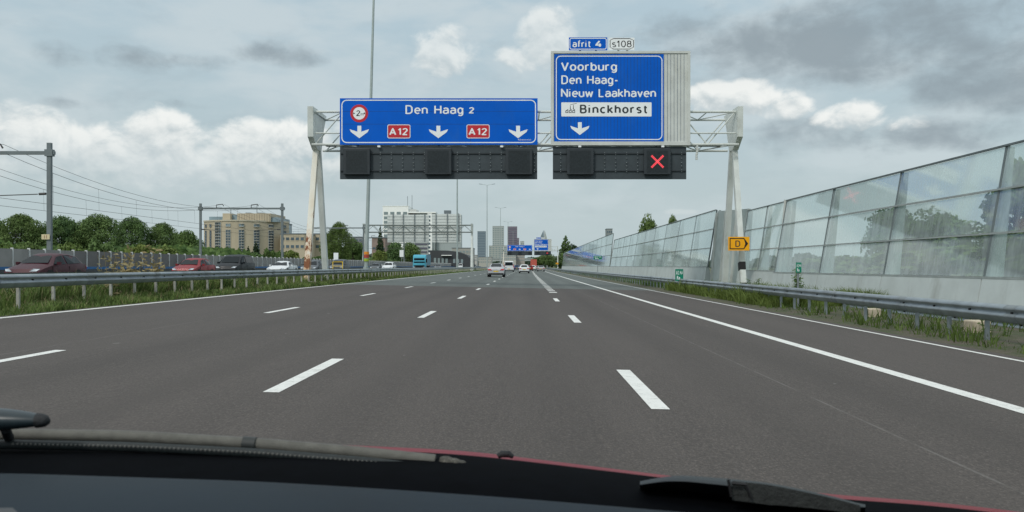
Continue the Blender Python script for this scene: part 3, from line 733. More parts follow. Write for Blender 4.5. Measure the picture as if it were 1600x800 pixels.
    wb = MB(); wb.poly([(a, yy, b) for a, b in rrect(X(877), X(1018), Z(182), Z(160), .04)][::-1]); wp = wb.build('white_plate', M_white, s2)
    mtx = mat('dark_text', (.03, .04, .045), .5)
    road_text('Binckhorst', X(906), X(1012), Z(177.3), Z(163.5), yy-.003, mtx, wp, .19, .30)
    ic = MB(); y_ = yy-.003
    for k in range(3):
        x0 = X(883.5+k*5.3); x1 = X(887.8+k*5.3)
        ring_xz(ic, [(x0, Z(176.5)), (x1, Z(176.5)), (x1, Z(170.5)), (x0, Z(173))], [(x0+.035, Z(176.5)+.035), (x1-.035, Z(176.5)+.035), (x1-.035, Z(170.5)-.06), (x0+.035, Z(173)-.05)], y_)
    for u0, vt in ((890.5, 165), (895.3, 164)): ic.quad((X(u0), y_, Z(171)), (X(u0+1.3), y_, Z(171)), (X(u0+1.0), y_, Z(vt)), (X(u0+.3), y_, Z(vt)))
    for u0, vt in ((891, 164), (895.8, 163)): ic.quad((X(u0), y_, Z(vt)), (X(u0+5.5), y_, Z(vt-1.2)), (X(u0+5.5), y_, Z(vt-1.8)), (X(u0), y_, Z(vt-.7)))
    ic.build('factory_symbol', mtx, wp)
    arrow(906, 191, 211, s2, yy)
    # ---- plates on top
    s3 = sign('exit_number_plate', 'small blue plate reading afrit 4 on top of the exit sign')
    MB().box(X(889), X(949), GY+.05, GY+.10, Z(78), Z(58)).build('panel', M_bluesign, s3)
    border(X(890), X(948), Z(77), Z(59), .12, .04, GY+.045).build('border', M_white, s3)
    road_text('afrit', X(894.5), X(923.5), Z(73.6), Z(62.8), GY+.04, M_white, s3, .17, .22); road_text('4', X(930), X(941), Z(73.6), Z(62.8), GY+.04, M_white, s3, .2)
    MB().box(X(905), X(908), GY+.11, GY+.15, Z(80), Z(60)).box(X(930), X(933), GY+.11, GY+.15, Z(80), Z(60)).build('bracket', M_galvd, s3)
    s4 = sign('route_number_plate', 'small pale plate reading s108 in a black outline beside the afrit plate')
    MB().box(X(951.5), X(991.5), GY+.05, GY+.10, Z(77.5), Z(58.5)).build('panel', M_white, s4)
    hx = lambda d: [(X(953)+d, Z(73.5)), (X(953)+d, Z(62.5)), (X(959), Z(59.3)-d), (X(984), Z(59.3)-d), (X(990.5)-d, Z(62.5)), (X(990.5)-d, Z(73.5)), (X(984), Z(76.7)+d), (X(959), Z(76.7)+d)]
    hb = MB(); ring_xz(hb, hx(0), hx(.035), GY+.045); hb.build('outline', M_black, s4)
    road_text('s108', X(956.5), X(987), Z(73.3), Z(63), GY+.04, M_black, s4, .11, .18)
    MB().box(X(965), X(968), GY+.11, GY+.15, Z(80), Z(60)).box(X(979), X(982), GY+.11, GY+.15, Z(80), Z(60)).build('bracket', M_galvd, s4)
    # ---- lane signal boards
    def board(lab, u0, u1, boxes, redx):
        b = sign('lane_signal_board', lab, 'signal board')
        v0, v1 = 229, 279.5
        MB().box(X(u0), X(u1), GY+.12, GY+.24, Z(v1), Z(v0)).build('back_panel', M_dark, b)
        rl = MB(); [rl.box(X(u0)+.02, X(u1)-.02, GY+.05, GY+.115, Z(v)-.03, Z(v)+.03) for v in (239.3, 266.5)]; rl.build('mounting_rail', M_dark2, b)
        bo = MB(); u = u0+12
        while u < u1-4:
            for v in (238, 241, 247, 254, 259, 265, 268): bo.box(X(u)-.02, X(u)+.02, GY+.03, GY+.045 if v in (238, 241, 265, 268) else GY+.115, Z(v)-.02, Z(v)+.02)
            u += 17.2
        bo.build('bolt', M_galvd, b)
        for c in boxes:
            bx = MB(); bx.box(X(c-20.8), X(c+20.8), GY-.16, GY+.045, Z(273), Z(232)); bb = bx.build('signal_box', M_dark2, b)
            bv = bb.modifiers.new('b', 'BEVEL'); bv.width = .03; bv.segments = 2
            MB().box(X(c-16.5), X(c+16.5), GY-.166, GY-.162, Z(270), Z(236)).build('display', mat('display', (.016, .022, .025), .35, 0, .3, 12), bb)
            if c == redx:
                xx = MB()
                for k in range(-7, 8):
                    for q in (-1, 1):
                        for off in (-.03, .03):
                            cx = X(c)+k*.045+off*.7; cz = Z(253)+q*k*.045+(off*.7 if q < 0 else -off*.7)*1
                            s = .024; xx.box(cx-s, cx+s, GY-.172-.002*(q > 0), GY-.167, cz-s, cz+s)
                xx.build('red_cross', M_redlamp, bb)
        lp = MB()
        for c in (u0+(u1-u0)*.2, u0+(u1-u0)*.82): lp.box(X(c)-.08, X(c)+.08, GY-.08, GY+.02, Z(230.3), Z(227.6))
        lp.build('lamp', M_white, b)
        hg = MB(); [hg.box(X(c)-.05, X(c)+.05, GY+.26, GY+.34, Z(270), Z(200)) for c in boxes]; hg.build('hanger', M_galvd, b)
    board('dark signal board with three unlit square displays under the left sign', 530.5, 839.5, (558, 685, 811), None)
    board('dark signal board showing a lit red cross under the exit sign', 864, 1073, (906.5, 1026.5), 1026.5)
    # ---- detour plate
    s5 = sign('detour_sign', 'small orange plate with black letter D pointing right on the gantry leg')
    yp = 45.75; XX = lambda u: wx(u, yp); ZZ = lambda v: wz(v, yp)
    MB().box(XX(1138), XX(1171), yp, yp+.05, ZZ(391.5), ZZ(370)).build('panel', M_yellow, s5)
    out = lambda d: [(XX(1140)+d, ZZ(389.5)+d), (XX(1140)+d, ZZ(371.8)-d), (XX(1162.5)-d*.4, ZZ(371.8)-d), (XX(1169)-d*1.5, ZZ(380.6)), (XX(1162.5)-d*.4, ZZ(389.5)+d)]
    ob = MB(); ring_xz(ob, out(0), out(.055), yp-.004)
    ob.poly([(XX(1162), yp-.006, ZZ(372)), (XX(1164.5), yp-.006, ZZ(380.6)), (XX(1162), yp-.006, ZZ(389.2)), (XX(1169), yp-.006, ZZ(380.6))]); ob.build('outline', M_black, s5)
    road_text('D', XX(1149), XX(1156.5), ZZ(385.7), ZZ(375.7), yp-.007, mtx, s5, .15)
    MB().box(XX(1152), XX(1157), yp+.055, yp+.3, ZZ(386), ZZ(376)).build('bracket', M_galvd, s5)
    return parts
G1 = gantry(0)
G1[0]['label'] = 'nearest pale steel lattice gantry spanning the road with rusty left leg'
far_labels = ['small far gantry spanning the road ahead below the skyline', 'tiny Den Haag sign on the far gantry ahead', 'tiny exit sign on the far gantry ahead', 'tiny afrit plate on top of the far exit sign',
              'tiny route plate on top of the far exit sign', 'left signal board of the far gantry', 'signal board with red cross on the far gantry', 'tiny orange detour plate on the far gantry leg']
order = [p for p in G1]
names = {}
for p, lb in zip(order, far_labels):
    c = copy_tree(p); c.location = (sh(371)+.2, 371-46.8, .0); c['label'] = lb

# ------------------------------------------------------------------ opposite gantry (sign backs)
def back_gantry():
    Yg = 175.0
    g = empty('sign_gantry', 'grey gantry over the oncoming lanes seen from behind', 'gantry', (0, Yg, 0))
    x0, x1 = -33.6, -10.9
    x = lambda u: wx(u, Yg); z = lambda v: wz(v, Yg)
    tr = MB()
    for y in (0, 2.4):
        for zz in (z(351.5), z(362.5)): tr.tube([(x0, y, zz), (x1, y, zz)], .09, 6)
    n = 14
    for i in range(n):
        a = x0+(x1-x0)*i/n; b = x0+(x1-x0)*(i+1)/n
        for y in (0, 2.4): tr.tube([(a, y, z(351.5) if i % 2 else z(362.5)), (b, y, z(362.5) if i % 2 else z(351.5))], .05, 5)
    tr.build('lattice_beam', mat('grey_truss', (.20, .23, .22), .6), g)
    for xx in (x0, x1):
        MB().prism([(xx-.2, -.3, z(349.5)), (xx-.2, 2.8, z(349.5)), (xx-.2, 1.9, z(364)), (xx-.2, .5, z(364))], (.4, 0, 0)).build('leg_head', M_steelp, g)
        for y in (-.9, 3.3): MB().beam((xx, y, .1), (xx, 1.2+(.35 if y > 0 else -.35), z(363)), .42, .42, .36, .36, up=(0, 1, 0)).build('leg', M_steelp, g)
    for lb, u0, u1, vt, posts in (('wider grey back of a sign on the opposite gantry', 602, 668, 334, (611, 627, 645, 661)), ('narrower grey back of a sign on the opposite gantry beside the lamp post', 673, 719, 333, (679, 697, 715))):
        s = empty('road_sign', lb, 'road sign', (0, Yg, 0))
        mp = mat('sign_back', (.66, .70, .68), .6, 0, .05, .4)
        MB().box(x(u0), x(u1), 2.8, 2.9, z(378), z(vt)).build('panel', mp, s)
        rb = MB()
        for k in range(9): rb.box(x(u0), x(u1), 2.72, 2.79, z(vt+3+k*4.8)-.04, z(vt+3+k*4.8)+.04)
        rb.build('stiffener', mat('sign_rib', (.56, .60, .58), .6), s)
        pp = MB(); [pp.box(x(u)-.07, x(u)+.07, 2.5, 2.71, z(377), z(vt-1)) for u in posts]; pp.build('post', M_galvd, s)
back_gantry()

# ------------------------------------------------------------------ noise barrier (right)
M_frame = mat('barrier_frame', (.17, .20, .20), .5, .4, .1, 2)
M_rail_l = mat('barrier_rail', (.40, .44, .43), .5, .3, .1, 2)
M_fin = mat('barrier_fin', (.46, .52, .50), .5, 0, .08, 2)
def barrier(label, xb, xt, y0, y1, n, zb, zlev, sgn_fin=True, posts=True, x2b=None, x2t=None, gm=None):
    root = empty('noise_barrier', label, 'noise barrier', (0, y0, 0))
    zt = zlev[-1]; z0 = zlev[0]
    x2b = xb if x2b is None else x2b; x2t = xt if x2t is None else x2t
    def pt(Y, z):
        t = (Y-y0)/(y1-y0); a = xb+(x2b-xb)*t; b = xt+(x2t-xt)*t
        return Vector((a+(b-a)*(z-z0)/(zt-z0)+sh(Y), Y-y0, z))
    ys = [y0+(y1-y0)*i/n for i in range(n+1)]
    # concrete base
    mb = MB()
    for a, b in zip(ys[:-1], ys[1:]):
        pa, pb = pt(a, z0), pt(b, z0)
        mb.add([(pa.x-.28, pa.y+.02, zb), (pb.x-.28, pb.y-.02, zb), (pb.x-.06, pb.y-.02, z0-.03), (pa.x-.06, pa.y+.02, z0-.03), (pa.x+.35, pa.y+.02, zb), (pb.x+.35, pb.y-.02, zb), (pb.x+.14, pb.y-.02, z0-.03), (pa.x+.14, pa.y+.02, z0-.03)],
               [(0, 1, 2, 3), (4, 7, 6, 5), (3, 2, 6, 7), (0, 3, 7, 4), (1, 5, 6, 2)])
    mb.build('concrete_base', mat('white_concrete', (.50, .55, .54), .75, 0, .07, .8, .2, 20, dirt=((.33, .35, .33), .7, 1.4)), root)
    for a, b in zip(ys[:-1], ys[1:]):
        for za, zc in zip(zlev[:-1], zlev[1:]):
            p = [pt(a+.06, za+.035), pt(b-.06, za+.035), pt(b-.06, zc-.035), pt(a+.06, zc-.035)]
            MB().quad(*p).build('glass_pane', gm or M_glass, root)
    for k, z in enumerate(zlev):
        mb = MB()
        th = .05 if 0 < k else .06
        for a, b in zip(ys[:-1], ys[1:]):
            pa, pb = pt(a, z), pt(b, z)
            mb.beam(pa+Vector((-.03, 0, 0)), pb+Vector((-.03, 0, 0)), .07, th)
        mb.build('rail', M_frame if k == len(zlev)-1 else M_rail_l, root)
    for Y in ys:
        a, b = pt(Y, z0-.02), pt(Y, zt-.0)
        o = MB().beam(a+Vector((.03, 0, 0)), b+Vector((.03, 0, 0)), .08, .09, up=(0, 1, 0)).build('post', M_frame, root)
        if sgn_fin:
            q = Vector((.22, .28, 0)); MB().prism([a+q, a+q+Vector((.45, 0, 0)), b+q+Vector((.16, 0, 0)), b+q], (0, .05, 0)).build('fin', M_fin, root)
    return root
barrier('nearest long reflective glass noise barrier on a white concrete base', 12.0, 12.6, 3.5, 39.9, 6, -.35, (.90, 2.05, 3.2, 4.35))
barrier('short recessed glass barrier section behind the right gantry leg', 13.0, 13.55, 42.3, 50.4, 2, -.35, (.95, 2.15, 3.35, 4.55))
barrier('long glass noise barrier running on beyond the right gantry leg', 12.0, 12.6, 54.6, 118, 10, -.35, (1.15, 2.4, 3.65, 4.9), gm=M_glass_far)
barrier('far taller glass noise barrier curving towards the horizon', 12.0, 12.55, 119, 300, 20, -.35, (1.2, 2.8, 4.4, 5.9), False, gm=M_glass_far)
# solid return walls joining the sections round the gantry leg
for lb, xa, ya, xb_, yb_, zt in (('white slanted concrete return wall beyond the gantry leg', 13.3, 50.6, 12.25, 54.4, 4.8), ('narrow return wall closing the near glass barrier at its far end', 12.25, 40.1, 13.2, 42.1, 4.5)):
    e = empty('return_wall', lb, 'wall', (0, 0, 0))
    MB().add([(xa, ya, -.3), (xb_, yb_, -.3), (xb_+.45, yb_, zt), (xa+.35, ya, zt-.1), (xa+.2, ya+.1, -.3), (xb_+.2, yb_+.1, -.3), (xb_+.65, yb_+.1, zt), (xa+.55, ya+.1, zt-.1)],
             [(0, 1, 2, 3), (4, 7, 6, 5), (3, 2, 6, 7), (0, 3, 7, 4), (1, 5, 6, 2)]).build('wall_panel', M_fin, e)
    rb = MB()
    for t in (.0, .35, .7, 1.0):
        xx = xa+(xb_-xa)*t; yy_ = ya+(yb_-ya)*t; rb.beam((xx-.03, yy_-.03, -.2), (xx+.38, yy_-.03, zt-.1), .14, .08, up=(0, 1, 0))
    rb.build('rib', M_offw, e)

# small green distance boards, one of them standing in for a reflection
def marker(label, x, y, w, h, zc, board_only=False):
    e = empty('distance_marker', label, 'road sign', (x, y, rz(min(x, 8))-.1))
    MB().tube([(0, 0, 0), (0, 0, zc+h/2)], .035, 8).build('post', M_galvd, e)
    MB().box(-w/2, w/2, -.07, -.05, zc-h/2, zc+h/2).build('plate', mat('sign_green', (.0, .20, .12), .45), e)
    text('A12', -w*.40, -w*.02, zc+.03*h, zc+h*.36, -.074, M_white, e); text('4,6', w*.08, w*.40, zc+.03*h, zc+h*.36, -.074, M_white, e); text('Re', -w*.3, w*.1, zc-h*.4, zc-h*.08, -.074, M_white, e)
marker('green distance board on a thin post before the far glass barrier', wx(934, 96), 96, .95, .42, 2.45)
marker('teal board standing in for a reflection, low behind the right guardrail near the return wall', wx(1061, 44), 44, .42, .62, 1.0)  # solid board added in place of a sign's reflection in the barrier glass
marker('small teal plate at the foot of the second glass pane', wx(1247, 26.5), 26.5, .17, .32, 1.42)

# ------------------------------------------------------------------ railway overhead line
RX = -31.9
def portal(label, Y, dx=0):
    e = empty('catenary_portal', label, 'railway portal', (RX+dx, Y, .1))
    for x, w in ((0, .28), (-10.8, .28)):
        mb = MB(); mb.box(x-w/2, x+w/2, -.11, .11, 0, 9.4); mb.build('post', M_pm, e)
    mb = MB(); mb.box(-11.1, .35, -.11, .11, 8.62, 8.84); mb.box(-.26, .26, -.17, .17, 8.5, 8.95); mb.box(-11.05, -10.55, -.17, .17, 8.5, 8.95); mb.build('beam', M_pm, e)
    for x in (-3.6, -8.2):
        mb = MB(); mb.tube([(x-.5, 0, 8.84), (x-.5, 0, 9.2), (x+.3, 0, 9.3), (x+.45, 0, 9.05)], .06, 6); mb.build('insulator', M_dk, e)
        mb = MB(); mb.tube([(x+2.8 if x > -5 else x-2.2, 0, 5.95), (x, 0, 5.85)], .035, 6); mb.tube([(x+3.35 if x > -5 else x-2.4, 0, 5.98), (x+2.9 if x > -5 else x-2.0, 0, 5.96)], .09, 6); mb.build('registration_arm', M_dk, e)
    return e
M_pm = mat('portal_grey', (.17, .20, .21), .6, .2, .1, 1)
M_dk = mat('insulator_dark', (.06, .06, .06), .6)
p0 = portal('nearest railway portal with a small cream number plate on its mast', 56)
pl = MB(); pl.box(-.42, .12, -.22, -.19, 2.9, 3.24); q = pl.build('number_plate', mat('cream_plate', (.70, .60, .38), .6), p0); text('11', -.24, -.05, 2.96, 3.18, -.225, mat('brown_text', (.25, .10, .05), .6), q)
portal('second railway portal standing before the beige office block', 110)
portal('third railway portal behind the left gantry leg', 166)
portal('fourth railway portal behind the opposite gantry', 222)
portal('fifth and smallest railway portal near the pink brick building', 278)
for k, (xo, lb) in enumerate(((-3.6, 'overhead wires of the nearer railway track'), (-8.2, 'overhead wires of the farther railway track'))):
    e = empty('overhead_line', lb, 'railway wires', (RX+xo, 0, .1))
    ms = MB(); ct = MB(); dr = MB(); span = [0, 56, 110, 166, 222, 278, 334]
    for a, b in zip(span[:-1], span[1:]):
        pm = [(0, a+(b-a)*t/16, 8.95-1.9*(1-(2*t/16-1)**2)) for t in range(17)]
        ms.tube(pm, .016, 4, cap=False); ms.tube([(p_[0]+.5, p_[1], p_[2]+.35) for p_ in pm], .014, 4, cap=False)
        ct.tube([(.2 if a % 2 else -.1, a, 5.75), (.1, b, 5.75)], .014, 4, cap=False)
        for j in range(1, 8):
            t = j*2; dr.tube([(0, pm[t][1], pm[t][2]), (.05, pm[t][1], 5.75)], .008, 3, cap=False)
    ms.build('messenger_wire', M_dk, e); ct.build('contact_wire', M_dk, e); dr.build('dropper', M_dk, e)

# ------------------------------------------------------------------ trees
def crown_mesh(seed, w, h, n, leaf, kind='round'):
    rnd = random.Random(seed); vs = []; fs = []
    lobes = []
    if kind == 'round':
        for i in range(22):
            a = rnd.uniform(0, math.tau); t = rnd.uniform(0, 1); el = rnd.uniform(-.7, 1.35)
            r = rnd.uniform(.45, .78)
            lobes.append((Vector((math.cos(a)*math.cos(el)*w*.5*r, math.sin(a)*math.cos(el)*w*.5*r, h*.5+math.sin(el)*h*.5*r)), rnd.uniform(.17, .30)*min(w, h)))
    elif kind == 'dome':
        lobes.append((Vector((0, 0, h*.46)), min(w, h)*.40))
        for i in range(34):
            a = i*2.4+rnd.uniform(-.3, .3); el = -.55+2.05*(i/33)**.9
            lobes.append((Vector((math.cos(a)*math.cos(el)*w*.37, math.sin(a)*math.cos(el)*w*.37, h*.47+math.sin(el)*h*.40)), rnd.uniform(.08, .19)*min(w, h)))
    elif kind == 'poplar':
        for i in range(26):
            t = i/25; a = rnd.uniform(0, math.tau); rr = w*.33*math.sin(math.pi*min(1, .18+t*.78))
            lobes.append((Vector((math.cos(a)*rr, math.sin(a)*rr, h*(.05+.9*t))), w*rnd.uniform(.14, .26)*(1.15-.45*t)))
    elif kind == 'conifer':
        for i in range(34):
            t = i/33; a = i*2.4; rr = w*.42*(1-t)**.8*rnd.uniform(.6, 1.1)
            lobes.append((Vector((math.cos(a)*rr, math.sin(a)*rr, h*(.06+.92*t))), w*(.19*(1-t)+.045)))
    elif kind == 'bush':
        for i in range(12):
            a = rnd.uniform(0, math.tau); r = rnd.uniform(.1, .8)
            lobes.append((Vector((math.cos(a)*w*.42*r, math.sin(a)*w*.42*r, h*rnd.uniform(.2, .72))), h*rnd.uniform(.22, .34)))
    tot = sum(l[1]**2 for l in lobes)
    for c, r in lobes:
        k = int(n*r*r/tot)
        sq = rnd.uniform(.7, .95)
        for _ in range(k):
            d_ = Vector((rnd.gauss(0, 1), rnd.gauss(0, 1), rnd.gauss(0, 1))).normalized()
            rr = r*(1-abs(rnd.gauss(0, .22)))*(1.18 if rnd.random() < .08 else 1)
            p = c+Vector((d_.x*rr, d_.y*rr, d_.z*rr*sq))
            nrm = (d_+Vector((rnd.gauss(0, .6), rnd.gauss(0, .6), rnd.gauss(0, .6)))).normalized()
            t1 = nrm.orthogonal().normalized(); t1.rotate(Matrix.Rotation(rnd.uniform(0, 6.28), 3, nrm)); t2 = nrm.cross(t1)
            s = leaf*rnd.uniform(.6, 1.25); o = len(vs)
            vs += [tuple(p-t1*s), tuple(p-t2*s*.6), tuple(p+t1*s), tuple(p+t2*s*.6)]; fs.append((o, o+1, o+2, o+3))
    me = bpy.data.meshes.new('crown'); me.from_pydata(vs, [], fs)
    return me, lobes
TR = {}
def tree(label, x, y, z, w, h, trunk=.22, kind='round', var=0, m=None, n=5200, group=None, name='tree', rot=None):
    cw, ch = 10.0, 10.0
    key = (kind, var, m.name, n)
    if key not in TR:
        asp = {'dome': (10, 10), 'round': (10, 10), 'poplar': (6, 10), 'conifer': (6, 10), 'bush': (10, 6)}[kind]
        leaf = {'dome': .30, 'round': .34, 'poplar': .30, 'conifer': .26, 'bush': .32}[kind]
        me, lobes = crown_mesh(100+var*7+len(kind), asp[0], asp[1], n, leaf*(5200/n)**.5, kind)
        me.materials.append(m)
        tb = MB()
        H0 = -asp[1]*trunk/(1-trunk)
        tb.tube([(0, 0, H0), (.05, .05, 0), (-.1, .1, asp[1]*.45), (0, 0, asp[1]*.85)], [.36, .28, .16, .04], 7)
        for c, r in lobes[::2]: tb.tube([(0, 0, max(0, c.z*.35)), tuple(c*.6+Vector((0, 0, c.z*.12))), tuple(c)], [.12, .07, .02], 5)
        tme = bpy.data.meshes.new('trunk'); tme.from_pydata(tb.v, [], tb.f); tme.materials.append(M_bark)
        TR[key] = (me, tme, asp)
    me, tme, asp = TR[key]
    e = empty(name, label, 'bush' if name == 'bush' else 'tree', (x, y, z), rot if rot is not None else random.uniform(0, 6.28), group)
    e.scale = (w/asp[0], w/asp[0], h*(1-trunk)/asp[1])
    zo = asp[1]*trunk/(1-trunk)
    for nm, mm in (('crown', me), ('trunk', tme)):
        o = bpy.data.objects.new(nm, mm); COL.objects.link(o); o.parent = e; o.location = (0, 0, zo)
    return e
def tree_at(label, u, vtop, wpx, Y, **k):
    h = wz(vtop, Y)-0; return tree(label, wx(u, Y), Y, 0, wpx/F*Y, h, **k)
T1 = 140
big = [(32, 333, 70, 'dark round tree left of the nearest railway mast'), (96, 338, 60, 'round tree just right of the nearest railway mast'), (153, 335, 72, 'largest round crown in the middle of the left tree row'),
       (206, 338, 54, 'round topped tree between the largest crown and the last one'), (254, 347, 48, 'smallest rounded crown, last of the left tree row'), (-24, 337, 74, 'round tree at the left picture edge'), (124, 352, 60, 'lower crown tucked between the second and the largest tree'), (64, 354, 50, 'lower crown directly behind the nearest railway mast')]
for i, (u, v, w, lb) in enumerate(big):
    tree_at(lb, u, v, w*1.16, T1+i*4 % 9, kind='dome', var=i % 4, m=L_dark, trunk=.12, n=15000)
for i, (u, v, w, Y, mm, lb) in enumerate([(286, 362, 40, 190, L_mid, 'small distant tree left of the beige office block'), (300, 368, 34, 200, L_dark, 'dark tree touching the left side of the beige block'), (268, 372, 50, 165, L_light, 'pale green tree in the gap left of the beige block')]):
    tree_at(lb, u, v, w, Y, var=i, m=mm, trunk=.12, n=5000)
for i, (u, v, w, Y, mm, lb) in enumerate([(15, 378, 60, 95, L_mid, 'green bush behind the screen at the left edge'), (50, 372, 50, 100, L_dark, 'dark bush behind the screen near the railway mast'), (110, 376, 70, 100, L_mid, 'broad bush right of the railway mast'),
        (165, 374, 62, 104, L_dark, 'dark broad bush under the middle crown'), (215, 376, 60, 100, L_light, 'pale bush under the fourth tree'), (262, 380, 60, 112, L_light, 'light green bush right of the pale one'), (298, 382, 44, 125, L_mid, 'bush at the foot of the second railway portal'),
        (352, 382, 34, 180, L_dark, 'dark bush before the left part of the beige block'), (374, 386, 24, 180, L_mid, 'small bush before the middle of the beige block'), (423, 388, 26, 180, L_mid, 'small bush before the right end of the beige block'),
        (458, 387, 34, 190, L_light, 'pale bush below the low office wing'), (436, 390, 30, 185, L_mid, 'round bush by the second railway mast'), (336, 390, 24, 180, L_mid, 'low bush beside the large dark window strip'), (400, 391, 50, 175, L_dark, 'low hedge like bush before the spruce')]):
    tree_at(lb, u, v, w, Y, kind='bush', var=i % 3, m=mm, trunk=.05, n=2600, name='bush')
tree_at('spruce with pointed top before the beige block', 400, 378, 22, 178, kind='conifer', var=1, m=L_con, trunk=.08, n=3000)
tree_at('smaller spruce left of the pointed one', 388, 385, 20, 176, kind='conifer', var=2, m=L_con, trunk=.08, n=3000)
tree_at('tall bushy tree between the gantry legs and the banded lamp post', 530, 346, 42, 200, kind='dome', var=5, m=L_mid, trunk=.05, n=15000)
tree_at('lower tree joined to the left of the tall bushy one', 515, 360, 30, 205, kind='round', var=2, m=L_mid, trunk=.08, n=5000)
tree_at('green tree right of the tall bushy one', 551, 374, 36, 210, kind='round', var=1, m=L_mid, trunk=.08, n=4000)
tree_at('spruce rising behind the pink brick building', 594, 353, 16, 260, kind='conifer', var=1, m=L_con, trunk=.05, n=3000)
tree_at('pale round bush before the pink brick building', 592, 387, 34, 195, kind='bush', var=1, m=L_light, trunk=.04, n=2600, name='bush')
tree_at('tree left behind the blue truck', 618, 377, 30, 235, kind='round', var=2, m=L_dark, trunk=.06, n=4000)
tree_at('dark tree directly behind the blue truck', 640, 379, 30, 245, kind='round', var=3, m=L_dark, trunk=.06, n=4000)
tree_at('tall dark tree right of the far gantry above the barrier', 884, 368, 34, 390, kind='conifer', var=3, m=L_dark, trunk=.02, n=9000)
tree_at('round dark tree right of the tall dark one', 896, 382, 24, 395, kind='round', var=3, m=L_con, trunk=.03, n=4000)
tree_at('dark tree behind the far gantry leg', 856, 396, 26, 480, kind='round', var=2, m=L_dark, trunk=.03, n=4000)
tree_at('pale distant tree under the far exit sign', 846, 400, 26, 560, kind='round', var=1, m=L_mid, trunk=.03, n=3000)
# behind the glass barrier
for i, (u, v, w, Y, lb, mm, kd) in enumerate([(1015, 342, 34, 110, 'tree top with feathery leaves showing over the far glass barrier', L_light, 'round'), (1050, 338, 24, 105, 'smaller tree top just right of the feathery one over the barrier', L_light, 'round'),
        (1395, 322, 90, 62, 'tree seen through the second near glass bay', L_dark, 'round'), (1462, 330, 120, 58, 'broad dark tree seen through the third near glass bay', L_dark, 'round'),
        (1590, 250, 110, 50, 'tall tree behind the glass at the right picture edge', L_dark, 'poplar'), (1720, 240, 160, 46, 'tree beyond the right picture edge behind the barrier', L_dark, 'round')]):
    tree_at(lb, u, v, w, Y, kind=kd, var=i % 4, m=mm, trunk=.12, n=5200)
for i, (u, v, w, Y, lb) in enumerate([(1480, 385, 300, 56, 'long hedge behind the near glass barrier'), (1300, 395, 200, 66, 'hedge behind the far bays of the near glass barrier'), (1650, 375, 300, 50, 'hedge behind the glass at the right picture edge')]):
    tree_at(lb, u, v, w, Y, kind='bush', var=i % 3, m=L_mid, trunk=.02, n=2600, name='bush')

def far_wood(name, x0, x1, Y, h, m, label, n, seed):
    rnd = random.Random(seed); vs = []; fs = []
    for i in range(n):
        x = rnd.uniform(x0, x1); hh = h*(.55+.45*abs(math.sin(x*.043+seed)*math.sin(x*.017+1)))*(.8+.2*math.sin(x*.21)); z = hh*math.sqrt(rnd.random()); y = Y+rnd.uniform(-12, 12)
        s = rnd.uniform(.8, 1.8); a = rnd.uniform(0, 6.28); b = rnd.uniform(-1, 1); o = len(vs)
        dx, dz = math.cos(a)*s, math.sin(a)*s
        vs += [(x-dx, y, z-dz), (x+dz, y+b, z-dx), (x+dx, y, z+dz), (x-dz, y-b, z+dx)]; fs.append((o, o+1, o+2, o+3))
    me = bpy.data.meshes.new(name); me.from_pydata(vs, [], fs); me.materials.append(m)
    o = bpy.data.objects.new(name, me); COL.objects.link(o); tag(o, label, 'wood', kind='stuff')
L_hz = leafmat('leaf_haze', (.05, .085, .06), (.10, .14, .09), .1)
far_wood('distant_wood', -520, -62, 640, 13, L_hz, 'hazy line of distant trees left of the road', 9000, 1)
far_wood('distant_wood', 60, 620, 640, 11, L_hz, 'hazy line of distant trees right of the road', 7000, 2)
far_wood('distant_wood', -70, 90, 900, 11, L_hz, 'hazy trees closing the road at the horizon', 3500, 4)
far_wood('trackside_scrub', -120, -36, 235, 5.0, L_dark, 'dark scrub along the railway behind the screen', 6000, 3)
far_wood('trackside_scrub', -150, -45, 128, 5.2, L_mid, 'green scrub under the left tree row', 14000, 5)

